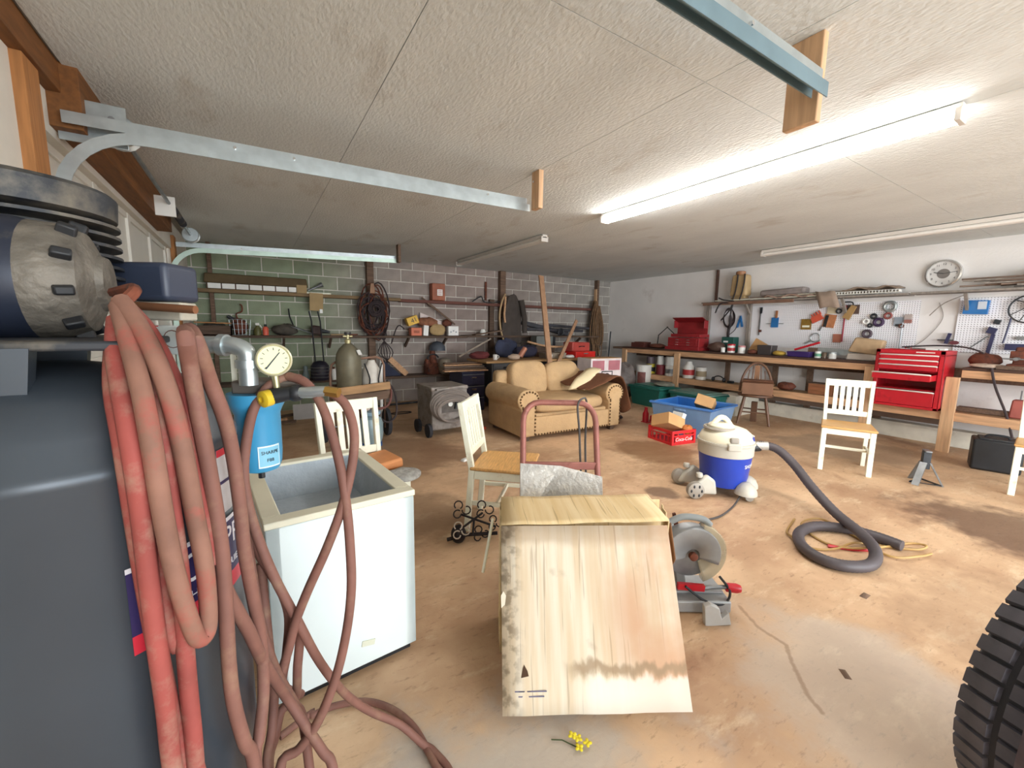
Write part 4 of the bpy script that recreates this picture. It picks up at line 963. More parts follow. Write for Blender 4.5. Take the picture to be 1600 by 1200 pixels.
MB().sheet([[(-.12+.06*i, -.04, .13-.022*i) for i in range(6)], [(-.12+.06*i, .06, .16-.025*i) for i in range(6)]]).build('pan', steel, t, solid=.008)
MB().tube([(-.08, .08, .15), (-.12, .12, .28), (-.13, .13, .4)], .011, 6).build('handle', dark, t)
t = thing('bellows', 'dark brown old bellows lying on the middle shelf', 'bellows', (.88, 7.17, S))
MB().box((-.03, 0, .08), (.15, .14, .14), rot(0, .15), .85, .9).build('body', mat('dark_leather', '3e2b26', .7, var=.3), t, bevel=.02); MB().cyl((.05, 0, .07), (.17, 0, .05), .035, .02, 12).build('nozzle', dusty, t)
for k, (x, l) in enumerate(((1.15, .2), (1.38, .16))): single('tool_scrap', MB().bar((-l/2, 0, .012), (l/2, .02, .016), .03, .02), rust if k else mat('light_wood_scrap', 'a08560', .8), ('rusty flat tool' if k else 'pale wooden handle') + ' lying on the middle shelf edge', 'tool', (x, 7.1, S))
# cables on the first post
t = thing('cable_bundle', 'big tangle of dark cables hung in coils on the left wooden post', 'cable', (1.72, 7.18, 1.0))
dkc = mat('dark_cable', '33282a', .7, var=.3, sc=12)
random.seed(11)
for k in range(16):
    rx, rz, cx, cz = random.uniform(.12, .3), random.uniform(.2, .46), random.uniform(-.08, .08), random.uniform(.45, .62)
    pts = []
    for i in range(20):
        a = 2*PI*i/20
        pts.append((cx+rx*math.cos(a)*(1+.08*math.sin(3*a+k)), -.02-.012*(k % 8)+.02*math.sin(2*a+k), cz+rz*math.sin(a)))
    MB().tube(pts, random.uniform(.008, .014), 6, closed=True).build('cable_loop', dkc if k % 3 else rust, t)
for r_ in (.12, .09, .055): MB().ring((.03, -.14, .62), r_, .016, 20, 6, rot(PI/2)).build('cable_loop', dkc, t)
for k in range(6): MB().tube(curve([(.1+.03*k, -.05, .5), (.2-.02*k, -.08, .2), (.05+.05*k, -.1, -.1), (.3-.04*k, -.06, -.25-.03*k)], 5), .008, 6).build('loose_end', dkc, t)
MB().tube(curve([(.28, -.08, .05), (.36, -.1, .3), (.42, -.12, .36), (.5, -.1, .3)], 5), .011, 6).build('loose_end', dkc, t)
single('leather_flap', MB().box((0, 0, 0), (.09, .012, .16), None, .6, 1), mat('tan_leather', '9a765c', .7), 'tan leather piece at the top of the cable tangle', 'leather', (1.70, 7.05, 1.95), bevel=.01)
# battery box and crate pile
t = thing('battery_box', 'tilted yellow box with black numbers on the middle shelf pile', 'box', (2.37, 7.12, S+.19), 0)
MB().box((0, 0, .07), (.2, .12, .14), rot(0, -.35)).build('case', mat('yellow_box', 'e0b030', .5), t, bevel=.004)
text('41', .11, dark, t, at(.02, -.062, .075, rot(PI/2, 0, 0) @ rot(0, 0, .45)), 'number')
t = thing('small_crate', 'orange-red plastic crate under the yellow box on the shelf', 'crate', (2.44, 7.15, S))
MB().box((0, 0, .07), (.19, .14, .14)).build('crate_body', mat('orange_crate', 'cf6c48', .5, var=.1), t, bevel=.006)
for z in (.055, .08): MB().box((0, -.072, z), (.1, .004, .012)).build('slot', rust, t)
single('foam_board', MB().prism([(-.2, 0), (.22, -.05), (.24, .12), (-.2, .28)], -.015, .015, rot(PI/2)), mat('pale_foam', 'dccdc8', .8), 'white foam board standing behind the brown bags on the shelf', 'board', (2.78, 7.3, S+.13))
junk('brown_bag', 'crumpled rusty brown bag on top of the shelf pile', 'bag', (2.68, 7.16, S+.16), (.4, .18, .16), mat('brown_bag', '8a5a40', .8, var=.35, sc=12), 21)
junk('paper_sack', 'tan paper sack sagging over the shelf edge', 'sack', (2.83, 7.09, S+.002), (.3, .14, .2), mat('tan_sack', 'b09468', .85, var=.15, sc=8), 23)
single('white_carton', MB().box((0, 0, .09), (.09, .1, .18), rot(0, .1)), white, 'small white carton between orange crate and paper sack', 'carton', (2.61, 7.12, S+.002), bevel=.003)
t = thing('label_carton', 'white carton with dark print standing at the end of the shelf pile', 'carton', (3.14, 7.13, S))
MB().box((0, 0, .09), (.2, .09, .17)).build('carton', white, t, bevel=.003)
for q in range(3): MB().box((-.05+.05*q, -.0465, .07+.02*(q % 2)), (.03, .002, .03)).build('print_patch', steel, t)
junk('rag_bundle', 'rusty rags stuffed behind the white carton', 'rags', (3.08, 7.24, S+.16), (.2, .12, .14), rust, 31)
t = thing('stick_bundle', 'bundle of brown sticks slanting down across the block wall', 'sticks', (2.75, 7.2, S))
for k in range(6): MB().bar((-.14+.015*k, .08-.015*k, .68-.02*k), (.38+.015*k, -.03, .27-.012*k), .028, .02).build('stick', oldwood, t)
t = thing('glass_jar', 'round white glass globe on the middle shelf', 'jar', (3.78, 7.15, 1.197))
MB().lathe([(.03, 0), (.055, .03), (.06, .06), (.04, .1), (.03, .115), (.001, .116)], 18).build('globe', white, t)
single('bent_plank', MB().bar((-.3, 0, .0), (.3, 0, .09), .16, .02), oldwood, 'brown plank lying askew at the end of the left middle shelf', 'plank', (3.85, 7.08, 1.205))
single('white_pole', MB().tube([(-.42, -.33, -.185), (.42, .06, .115)], .017, 8), mat('bleached_wood', 'a8998a', .8), 'pale pole slanting below the middle shelf over the desk', 'pole', (3.45, 6.94, 1.02))
# coat and scythe handle on the middle post
t = thing('work_coat', 'dark grey-brown work coat hanging from the middle post', 'coat', (4.42, 7.12, 1.0))
rows = []
for j in range(9):
    z = 1.02-.125*j; w = .10+.12*min(1, j/2.5)
    rows.append([(-w+2*w*i/8+.02*math.sin(j), .0-.06*math.sin(PI*i/8)-.02*math.sin(i*2.2+j*.6), z-.05*abs(i-4)/4*(j < 2)) for i in range(9)])
MB().sheet(rows).build('coat_body', mat('dark_coat', '4c443f', .9, var=.2, sc=6), t, solid=.02, sub=1)
MB().tube([(.18, -.05, .9), (.25, -.07, .55), (.27, -.06, .25)], .05, 10, rs=[.06, .055, .05]).build('sleeve', MATS['dark_coat'], t)
t = thing('scythe_handle', 'curved pale wooden scythe handle hanging beside the dark coat', 'tool', (4.2, 7.08, 1.0))
MB().tube(curve([(.05, .02, 1.0), (-.04, 0, .85), (-.09, 0, .6), (-.06, 0, .3), (.03, 0, .05)], 6), .018, 8).build('shaft', mat('pale_handle', 'b2946c', .6), t); MB().tube(curve([(.03, -.02, .95), (.02, -.02, .8), (-.0, -.03, .6), (.02, -.03, .45)], 5), .02, 8).build('rope_wrap', pine, t)
MB().cyl((.12, -.1, -.1), (.12, -.1, .06), .05, n=14).build('wood_mallet', pine_v, t)
# long dark planes and skis on the right half of the shelf
for k, (x0, x1, z0, z1, w, lab) in enumerate(((4.75, 5.95, .26, .03, .09, 'long dark blade-like case sloping on the shelf at right'), (4.8, 6.3, .13, .10, .06, 'narrow black case lying on the right middle shelf'), (5.3, 6.4, .22, .16, .05, 'dark strip leaning above the black cases'))):
    single('long_tool_case', MB().bar((x0, 0, z0), (x1, -.03*k, z1), .1, w), mat('dark_slate', '3b3a40', .6, var=.3, sc=8), lab, 'case', (0, 7.25-.06*k, 1.2), bevel=.015)
single('coil_rope', MB().ring((0, 0, .08), .07, .02, 18, 6, rot(PI/2)), dusty, 'small dark coil standing on the right middle shelf', 'coil', (5.65, 7.1, 1.19))
# rope hank at the right post
t = thing('rope_hank', 'long hank of brown ropes hanging at the corner post', 'rope', (6.66, 7.12, .8))
random.seed(5)
for k in range(18):
    x0 = random.uniform(-.12, .12); w = random.uniform(.03, .12); zt = random.uniform(1.0, 1.2); zb = random.uniform(-.05, .25); y = random.uniform(-.08, .06)
    MB().tube(curve([(x0*.4-w*.3, y, zt), (x0-w, y, .6), (x0-w*.6, y-.02, zb), (x0+w*.6, y-.03, zb-.01), (x0+w, y, .6), (x0*.4+w*.3, y, zt)], 4), .012, 5).build('strand', mat('brown_rope', '7c5f45', .9, var=.25, sc=20) if k % 3 else darkwood, t)
single('corner_stick', MB().bar((0, 0, 0), (0, .02, 1.0), .07, .025), pine_v, 'upright pine lath behind the brown rope hank', 'lath', (6.72, 7.2, 1.25))
# leaning boards
for a, b, w, lab in (((4.18, 5.36, .02), (4.66, 6.5, CE-.14), .10, 'tall pine board leaning from behind the loveseat to the ceiling'), ((3.52, 5.0, .02), (5.78, 6.75, 1.52), .06, 'short pine board leaning at a slant behind the loveseat')):
    single('leaning_board', MB().bar(a, b, w, .03, (0, -1, .4)), mat('pine_lath', 'b98f6e', .7, var=.15, sc=3, stretch=(6, 6, 1)), lab, 'board', group=None)

# low shelf
Z0 = .502
t = thing('push_motor', 'dark motor unit with two long upright handles on the low shelf', 'motor', (.86, 7.0, Z0))
MB().lathe([(.11, 0), (.13, .04), (.13, .22), (.09, .28), (.03, .3)], 20).build('housing', mat('black_navy', '22202f', .5, var=.3), t)
for s in (-1, 1): MB().tube([(.06*s, .0, .28), (.06*s-.03, -.03, .9), (.06*s-.06, -.04, 1.05)], .011, 8).build('handle', dark, t)
MB().lathe([(.05, 0), (.055, .06), (.03, .16), (.028, .22), (.001, .23)], 14, at(-.2, .02, 0)).build('canister', mat('teal_grey', '6b7a7a', .5), t)
for k in range(4): MB().ring((0, 0, .05+.05*k), .132, .005, 20, 5).build('band', steel, t)
t = thing('spray_can', 'white spray can beside the dark motor on the low shelf', 'can', (1.05, 6.95, Z0-.0)); MB().lathe([(.03, 0), (.032, .01), (.032, .15), (.02, .17)], 16).build('can', white, t); MB().lathe([(.018, .17), (.018, .2), (.001, .2)], 12).build('cap', rust, t)
single('leaning_plank', MB().bar((-.13, 0, .30), (.16, 0, .02), .09, .03, (0, -1, 0)), pine, 'short pine plank leaning on the low shelf', 'plank', (2.08, 7.05, Z0))
single('blue_wedge', MB().prism([(-.15, 0), (.16, 0), (-.13, .26)], -.1, .1, rot(PI/2)), mat('dark_blue_cloth', '2c3248', .8, var=.25), 'dark blue folded cloth wedge under the leaning plank', 'cloth', (2.0, 7.18, Z0))
t = thing('old_engine', 'rusty brown engine block sitting on the low shelf', 'engine', (2.72, 7.1, Z0))
MB().box((0, 0, .1), (.24, .2, .2)).build('block', rust, t, bevel=.02); MB().cyl((.02, -.02, .2), (.0, -.02, .42), .07, .05, 14).build('cylinder', rust, t); MB().ball((-.12, -.08, .2), (.05, .06, .09)).build('carburettor', rust, t); MB().tube(curve([(.1, -.06, .3), (.02, -.1, .36), (-.1, -.1, .33), (-.14, -.1, .15)], 4), .014, 6).build('fuel_pipe', dusty, t); MB().lathe([(.07, 0), (.1, .0), (.1, .03), (.07, .03)], 18, at(-.02, -.1, .1, rot(PI/2))).build('flywheel', rust, t)
t = thing('round_tank', 'dull grey round metal tank with seam beside the engine', 'tank', (2.93, 6.98, Z0))
MB().lathe([(.06, 0), (.11, .03), (.135, .1), (.14, .15), (.135, .2), (.1, .27), (.03, .3), (.001, .3)], 24).build('body', mat('tan_grey_metal', '9a8f80', .5, .3, var=.15), t); MB().ring((0, 0, .15), .141, .006, 24, 6).build('seam', steel, t)
single('dark_hood', MB().lathe([(.15, 0), (.14, .08), (.08, .15), (.001, .17)], 18), mat('slate_hood', '4e535c', .5, var=.2), 'dark slate dome hanging just under the shelf pile', 'hood', (2.85, 7.16, .92))

# ------------------------------------------------------------------ grey steel desk, filing drawers and their clutter
gd = mat('grey_desk_steel', '5f6063', .5, .3, var=.12)
DT = .80
t = thing('steel_desk', 'grey steel desk with wooden top behind the loveseat', 'desk', (3.95, 6.3, 0))
MB().span((-.75, -.38, DT-.035), (1.35, .35, DT)).build('desktop', mat('desk_wood', 'b08a5c', .7, var=.2, sc=3, stretch=(1.2, 9, 9)), t, bevel=.005)
MB().span((-.62, -.33, .08), (-.1, .3, DT-.036)).build('pedestal', gd, t, bevel=.006)
for z in (.1, .33, .56):
    d = MB().span((-.6, -.35, z), (-.12, -.33, z+.19)).build('drawer', gd, t, bevel=.004)
    MB().box((-.36, -.356, z+.13), (.1, .012, .03)).build('label_pull', dark, d)
MB().span((.7, -.33, .08), (1.25, .3, DT-.036)).build('pedestal', gd, t, bevel=.006); MB().span((-.1, .26, .2), (.7, .3, DT-.036)).build('modesty_panel', gd, t)
t = thing('filing_drawers', 'dark navy drawer unit at the left end of the desk', 'drawers', (2.98, 6.15, 0))
MB().span((-.2, -.2, 0), (.2, .3, .64)).build('case', mat('navy_steel', '272a44', .45, .2, var=.2), t, bevel=.006)
for z in (.05, .24, .43):
    d = MB().span((-.19, -.22, z), (.19, -.2, z+.17)).build('drawer', mat('navy_drawer', '34324a', .4, .2, var=.15), t, bevel=.004)
    MB().box((0, -.228, z+.12), (.08, .016, .02)).build('pull', chrome, d); MB().box((0, -.222, z+.168), (.38, .012, .012)).build('edge_strip', steel, d)
t = thing('plank_stack', 'stack of loose boards and trim on the navy drawer unit', 'boards', (2.95, 6.2, .642))
for k in range(5): MB().bar((-.42+.03*k, -.1+.07*k, .012+.024*k), (.32, -.17+.07*k, .012+.026*k), .1, .02).build('board', (pine, oldwood, mat('grey_board', '7d6a5d', .8))[k % 3], t)
random.seed(4)
junk('red_rags', 'dark red rags in a heap on the desk near its left end', 'rags', (3.35, 6.45, DT), (.4, .25, .13), mat('dark_red_rag', '6a2f30', .9, var=.3), 41)
t = thing('enamel_mug', 'white mug on the left part of the desk', 'mug', (3.52, 6.2, DT)); MB().lathe([(.035, 0), (.04, .01), (.04, .09), (.036, .09), (.034, .01), (.001, .01)], 18).build('cup', white, t); MB().ring((.05, 0, .05), .025, .006, 14, 6, rot(PI/2)).build('handle', white, t)
t = thing('pink_jug', 'copper pink can leaning amid pale rags on the desk', 'can', (4.0, 6.1, DT)); MB().cyl((-.04, 0, .05), (.07, 0, .2), .05, .045, 14).build('can', mat('copper_pink', 'b57a62', .4, .3), t); MB().cyl((.07, 0, .2), (.085, 0, .22), .025, n=12).build('cap', dark, t)
junk('pale_rags', 'pale crumpled rags beside the pink can on the desk', 'rags', (3.84, 6.1, DT), (.25, .16, .1), mat('pale_rag', 'c0a792', .9, var=.25), 43)
junk('navy_bag', 'dark navy canvas bag slumped on the desk', 'bag', (4.35, 6.5, DT), (.55, .28, .22), mat('navy_canvas', '2d2c40', .8, var=.25), 45)
junk('navy_tarp', 'dark blue tarp bulging below the middle shelf', 'tarp', (4.0, 6.62, DT), (.5, .1, .34), mat('navy_tarp', '2b3046', .8, var=.3), 46)
t = thing('grey_tote', 'open grey wooden tray on the desk', 'tray', (4.75, 6.2, DT)); 
MB().box((0, 0, .05), (.45, .22, .1), None, 1.08, 1.08).build('tray', mat('grey_tan_tray', '8d8070', .8), t, bevel=.005)
single('white_cup', MB().lathe([(.03, 0), (.042, .08), (.038, .08), (.028, .01), (.001, .01)], 16), white, 'small white cup in front of the grey tray on the desk', 'cup', (4.55, 6.0, DT))
junk('white_gloves', 'white gloves lying at the right end of the desk', 'gloves', (5.05, 6.05, DT), (.2, .14, .06), white, 47)
t = thing('metal_toolbox', 'grey-green metal box behind the tan boards', 'box', (4.9, 6.75, 1.0)); MB().box((0, 0, .1), (.4, .2, .2)).build('case', mat('grey_green', '6c706c', .5), t, bevel=.01); MB().box((.23, -.02, .1), (.06, .16, .18)).build('end_cap', dark, t)
MB().box((0, .0, -.1), (.46, .24, .2)).build('support_block', darkwood, t)
t = thing('tan_trough', 'long tan curved trim strip lying over the bags on the desk', 'trim', (4.65, 6.4, DT+.2)); MB().tube(curve([(-.3, .05, .1), (0, 0, .03), (.3, -.05, .0), (.52, -.08, .01)], 4), .02, 6).build('strip', pine, t)
# side table with red cases at the right end
t = thing('side_cabinet', 'dark low cabinet between the desk and the corner', 'cabinet', (5.72, 6.35, 0))
MB().box((0, 0, .37), (.75, .55, .7)).build('case', gd, t, bevel=.006)
for s in (-1, 1):
    d = MB().box((s*.18, -.282, .37), (.34, .014, .62)).build('door', gd, t, bevel=.003); MB().box((-s*.02+s*.04, -.294, .45), (.012, .012, .1)).build('handle', steel, d)
MB().box((0, -.0, .735), (.8, .6, .03)).build('top', mat('grey_top', '8a8880', .6), t, bevel=.004)
t = thing('red_case', 'bright red metal case under the faded one near the corner', 'case', (5.52, 6.3, .752), .1)
MB().box((0, 0, .08), (.56, .3, .16)).build('body', mat('bright_red_case', 'd02a24', .35), t, bevel=.008); MB().box((0, -.153, .12), (.12, .01, .02)).build('latch', chrome, t)
t = thing('red_case', 'faded red carrying case on top of the bright red one', 'case', (5.45, 6.34, .912), .12)
MB().box((0, 0, .09), (.5, .26, .18), rot(.0, .02)).build('body', mat('faded_red_case', 'b5483f', .5, var=.15), t, bevel=.02); MB().tube([(-.07, -.135, .09), (-.06, -.16, .1), (.06, -.16, .1), (.07, -.135, .09)], .008, 6).build('handle', dark, t)
# printed carton
t = thing('printed_carton', 'white carton with pink panels and black ring symbol behind the loveseat', 'carton', (5.2, 5.42, .428), -.1)
MB().box((0, 0, .21), (.66, .4, .42)).build('carton', mat('white_carton', 'e4d8d6', .8), t, bevel=.004)
pkm = mat('pink_print', 'b9747c', .7)
for x in (-.17, .17): MB().box((x, -.2015, .30), (.25, .003, .17)).build('pink_panel', pkm, t)
sy = mat('black_print', '2c2828', .7)
MB().ring((.02, -.203, .1), .055, .012, 24, 4, rot(PI/2)).build('ring_symbol', sy, t)
for s, a in ((-1, 0), (1, 0)): MB().box((.02+s*.11, -.2015, .1), (.016, .003, .19)).build('frame_bar', sy, t)
MB().box((.02, -.2015, .195), (.236, .003, .016)).build('frame_bar', sy, t)
MB().box((.0, -.05, .424), (.64, .3, .008)).build('tan_flap', card, t)
single('carton_base', MB().box((0, 0, .21), (.62, .42, .415)), cardd, 'dark brown carton supporting the pink and white one', 'carton', (5.2, 5.44, 0), -.1, bevel=.004)
junk('grey_sack', 'grey plastic bag heap beside the bench corner post', 'bag', (6.12, 5.7, 0), (.5, .5, .7), mat('grey_plastic_bag', '6d6460', .6, var=.35, sc=8), 51)
single('bent_chrome_pipe', MB().tube(curve([(-.3, 0, .0), (.1, 0, -.02), (.24, -.02, -.05), (.27, -.02, -.16), (.28, 0, -.6)], 5), .02, 8), chrome, 'bent chrome pipe near the far bench corner', 'pipe', (6.25, 6.2, .72))
single('thin_rod', MB().tube([(0, 0, 0), (.22, .14, 1.3)], .014, 6), dusty, 'dark rod leaning in the far right corner', 'rod', (6.66, 6.71, 0))

# ------------------------------------------------------------------ welder with cable coil
wg = mat('dirty_grey_paint', '8f8780', .6, .2, var=.2, sc=6, col2='5f5048', amt=.42, sc2=7)
t = thing('welding_machine', 'dirty grey welding machine with thick cable coiled on its front', 'welder', (2.02, 4.85, 0), .05)
MB().span((-.24, -.16, .09), (.24, .3, .60)).build('cabinet', wg, t, bevel=.012)
MB().span((-.25, -.17, .58), (.25, .31, .625)).build('top_cover', wg, t, bevel=.01)
MB().span((-.11, -.166, .30), (.14, -.16, .50)).build('control_panel', mat('dark_panel', '57504a', .6, var=.25, sc=20), t)
MB().lathe([(.001, .0), (.035, .0), (.03, .03), (.001, .03)], 16, at(-.01, -.166, .41, rot(PI/2))).build('dial', white, t)
MB().bar((.06, -.18, .34), (.09, -.18, .5), .035, .02).build('lever', dusty, t)
cm = mat('grey_cable', '7d736c', .75, var=.15, sc=10)
for k in range(7):
    pts = [((.27-.012*k)*math.cos(a)*1.0, -.19-.012*(k % 3)-.01*k, .42+(.22-.012*k)*math.sin(a)*(1.0 if math.sin(a) < 0 else .75)-.012*k) for a in [2*PI*i/24 for i in range(24)]]
    MB().tube(pts, .015, 7, closed=True).build('cable_loop', cm, t)
MB().bar((-.2, -.19, .6), (.2, -.19, .625), .05, .02).build('hook_bar', wg, t)
for s in (-1, 1):
    for y in (-.1, .24): MB().lathe([(.001, -.02), (.085 if s < 0 else .06, -.02), (.085 if s < 0 else .06, .02), (.001, .02)], 18, at(s*.26, y, .086 if s < 0 else .061, rot(0, PI/2))).build('wheel', rubber, t)
junk('orange_scraps', 'orange and red scrap pieces on the floor beside the welding machine', 'scrap', (2.42, 4.75, 0), (.28, .2, .07), mat('orange_scrap', 'b0482c', .7, var=.4, sc=14), 61)

# ------------------------------------------------------------------ torch cart with gas cylinders
t = thing('torch_cart', 'rusty two-wheeled torch cart with wooden tray and curved handle', 'cart', (1.0, 5.1, 0))
fr = [(-.27, 0, .25), (-.27, 0, .8), (-.25, 0, .9), (-.19, 0, .94), (.25, 0, .98), (.31, 0, .95), (.34, 0, .88), (.34, 0, .1)]
MB().tube(fr, .014, 8).build('frame', mat('brown_pipe', '8a6a58', .6, .3, var=.25), t)
MB().span((-.27, -.2, .56), (.34, .12, .585)).build('tray_floor', oldwood, t)
MB().bar((-.27, -.21, .61), (.35, -.21, .655), .03, .09).build('tray_board', mat('tray_wood', 'b08a62', .8, var=.2, sc=3, stretch=(1.5, 9, 9)), t, bevel=.004); MB().bar((-.27, -.2, .5), (.35, -.2, .55), .02, .1).build('tray_board', oldwood, t)
for y in (.12,): MB().bar((-.27, y, .61), (.34, y, .63), .02, .09).build('tray_board', oldwood, t)
for x in (.05, .2): MB().bar((x, -.05, .05), (x, -.0, .56), .05, .03, (1, 0, 0)).build('leg_plank', rust, t)
for s in (-1, 1):
    w_ = MB().lathe([(.14, -.02), (.165, -.022), (.172, 0), (.165, .022), (.14, .02)], 28, at(.0+s*.36, .0, .172, rot(0, PI/2))).build('wheel', rubber, t)
    for k in range(3): MB().bar((s*.36, .145*math.cos(k*PI/3), .172+.145*math.sin(k*PI/3)), (s*.36, -.145*math.cos(k*PI/3), .172-.145*math.sin(k*PI/3)), .012, .03, (1, 0, 0)).build('spoke', rust, w_)
MB().cyl((-.36, 0, .172), (.36, 0, .172), .012).build('axle', steel, t)
MB().tube(curve([(-.27, -.22, .52), (-.1, -.26, .45), (.15, -.27, .40), (.3, -.26, .42), (.36, -.22, .55), (.36, -.1, .68)], 5), .014, 8).build('torch_hose', mat('maroon_hose', '6e433c', .7), t)
MB().tube(curve([(.34, -.1, .7), (.42, -.16, .55), (.42, -.2, .3), (.3, -.25, .22), (.2, -.2, .3)], 5), .012, 8).build('torch_hose', dkc, t)
t = thing('gas_cylinder', 'grey-green gas cylinder with brass valve standing on the torch cart', 'gas cylinder', (.92, 5.02, .586))
MB().lathe([(.13, 0), (.138, .01), (.138, .38), (.13, .44), (.1, .5), (.05, .55), (.035, .56)], 28).build('bottle', mat('olive_steel', '77715d', .5, .3, var=.2, sc=7, col2='5a4a3a', amt=.35), t)
MB().lathe([(.032, .555), (.036, .6), (.02, .61), (.015, .66), (.001, .66)], 14).build('valve', mat('aged_brass', 'b8b088', .4, .7), t); MB().cyl((-.05, 0, .64), (.05, 0, .64), .012, n=10).build('valve_cross', MATS['aged_brass'], t); MB().lathe([(.035, .66), (.04, .675), (.035, .69), (.001, .69)], 14).build('handwheel', dusty, t)
sg_ = MB().box((.1, -.1, .46), (.06, .01, .06), rot(0, 0, .8) @ rot(-.5)).build('paper_tag', white, t)
t = thing('white_jug', 'white plastic bag with dark straps standing on the torch cart', 'jug', (1.18, 5.06, .586))
MB().lathe([(.08, 0), (.11, .03), (.12, .1), (.1, .25), (.05, .33), (.04, .36)], 18).build('jug', mat('translucent_white', 'd6d0c6', .5), t)
for s in (-1, 1): MB().tube(curve([(s*.07, -.1, .02), (s*.05, -.13, .15), (s*.1, -.1, .33)], 4), .008, 6).build('strap', dark, t)
single('white_pipe', MB().cyl((0, 0, 0), (.02, 0, .94), .02, n=12), white, 'upright white pipe standing behind the torch cart handle', 'pipe', (1.34, 5.3, 0)); single('brown_stake', MB().bar((0, 0, 0), (0, .02, .95), .045, .03, (1, 0, 0)), oldwood, 'brown wooden stake standing beside the white pipe', 'stake', (1.24, 5.28, .0))
t = thing('air_tank', 'small pale blue gas tank with gauge on the floor by the cart', 'tank', (1.08, 4.72, 0))
MB().lathe([(.10, 0), (.11, .0), (.11, .05), (.12, .08), (.13, .14), (.13, .26), (.11, .32), (.06, .35), (.05, .36)], 24).build('tank', mat('pale_blue_tank', '9fb6bc', .4, .2, var=.12), t); MB().lathe([(.112, 0), (.115, .0), (.115, .05), (.112, .05)], 24).build('foot_ring', mat('blue_ring', '2f5f9c', .4), t)
MB().lathe([(.1, .36), (.105, .37), (.105, .395), (.1, .4), (.001, .4)], 20).build('collar', mat('pale_blue_collar', '93b2c4', .4), t); MB().lathe([(.001, 0), (.032, 0), (.032, .02), (.001, .022)], 18, at(-.05, -.05, .45, rot(PI/2))).build('gauge', chrome, t); MB().cyl((-.05, -.04, .4), (-.05, -.04, .44), .01, n=8).build('stem', steel, t)

# floor debris at the back left
single('box_lid', MB().box((0, 0, .11), (.3, .02, .22), rot(-.2)), mat('pale_grey_panel', 'b5b2b0', .7), 'pale grey box lid propped on the floor near the block wall', 'lid', (.58, 6.55, .0))
for i, (x, y, l, a, m, lab) in enumerate(((.1, 6.5, .5, .15, pine, 'light plank lying in the rubbish at the foot of the wall'), (.22, 6.3, .45, -.12, oldwood, 'brown plank lying in front of the light one'), (.35, 6.7, .4, .3, darkwood, 'dark plank against the foot of the block wall'))):
    single('floor_plank', MB().box((0, 0, .02+.012*i), (l, .07, .03), rot(0, -.04)), m, lab, 'plank', (x, y, 0), a, bevel=.003)
single('pipe_length', MB().cyl((-.5, 0, .02), (.5, .1, .02), .018, n=8), dusty, 'dark pipe lying along the foot of the block wall', 'pipe', (2.0, 6.95, 0)); single('wire_loop', MB().ring((0, 0, .01), .16, .008, 20, 6, None, .07), dkc, 'loop of dark wire on the floor behind the welding machine', 'wire', (1.9, 6.3, 0))
single('concrete_chip', MB().box((0, 0, .012), (.12, .06, .024), None, .8, .7), white, 'small white scrap on the floor left of the side-facing white chair', 'scrap', tuple([1.78, 3.72, 0]), .4, bevel=.006)
# seat load of the chair behind the freezer
junk('newspaper', 'grey folded newspapers on the seat behind the freezer', 'newspaper', (.72, 2.36, .448), (.22, .2, .05), mat('newsprint', '9d9a94', .9, var=.3, sc=40), 71)
single('orange_cushion', MB().box((0, 0, .035), (.3, .26, .06), rot(0, -.08)), mat('orange_pad', 'c98552', .7, var=.15), 'orange pad lying on the chair behind the freezer', 'pad', (.60, 2.62, .448), .17, bevel=.015)

# ------------------------------------------------------------------ right wall: pegboards, overhead shelf, clock
pegm = bpy.data.materials.new('white_pegboard'); pegm.use_nodes = True
def peg_nodes():
    nt = pegm.node_tree; N = nt.nodes; L = nt.links; b = N['Principled BSDF']; b.inputs['Roughness'].default_value = .6
    tc = N.new('ShaderNodeTexCoord'); sp = N.new('ShaderNodeSeparateXYZ'); L.new(tc.outputs['Object'], sp.inputs[0])
    def m_(op, a, c=None):
        x = N.new('ShaderNodeMath'); x.operation = op
        for i, q in enumerate((a, c)):
            if q is None: continue
            if isinstance(q, (int, float)): x.inputs[i].default_value = q
            else: L.new(q, x.inputs[i])
        return x.outputs[0]
    d = []
    for k in (1, 2):
        f = m_('SUBTRACT', m_('FRACT', m_('MULTIPLY', sp.outputs[k], 1/.0254)), .5); d.append(m_('MULTIPLY', f, f))
    h = m_('LESS_THAN', m_('SQRT', m_('ADD', d[0], d[1])), .19)
    x = N.new('ShaderNodeMix'); x.data_type = 'RGBA'; x.inputs[6].default_value = lin('f3f3f7'); x.inputs[7].default_value = lin('6f6d74'); L.new(h, x.inputs[0]); L.new(x.outputs[2], b.inputs['Base Color'])
peg_nodes()
single('pegboard', MB().span((-.006, -1.08, -.34), (.006, 1.08, .34)), pegm, 'large white pegboard full of hand tools above the bench', 'pegboard', (7.285, 2.91, 1.44), flat=True)
single('pegboard', MB().span((-.006, -.35, -.34), (.006, .35, .34)), pegm, 'narrow white pegboard left of the grey upright strut', 'pegboard', (7.285, 4.35, 1.44), flat=True)
single('pegboard', MB().span((-.006, -1.0, -.32), (.006, 1.0, .32)), pegm, 'white pegboard at the far right with a blue package', 'pegboard', (7.285, .48, 1.46), flat=True)
gw = mat('grey_strut_wood', '8e857c', .8, var=.2, sc=4, stretch=(9, 9, 1.2))
t = thing('overhead_shelf', 'long grey plank shelf on struts above the pegboards', 'shelf', (0, 0, 0))
MB().span((7.03, 1.9, 1.835), (7.29, 4.75, 1.86)).build('plank', gw, t, bevel=.003); MB().span((7.05, -1.6, 1.84), (7.29, 1.88, 1.865)).build('plank', gw, t, bevel=.003); MB().span((7.0, 3.2, 1.80), (7.03, 4.7, 1.85)).build('edge_board', mat('brown_edge', '80604e', .8, var=.2), t, bevel=.003)
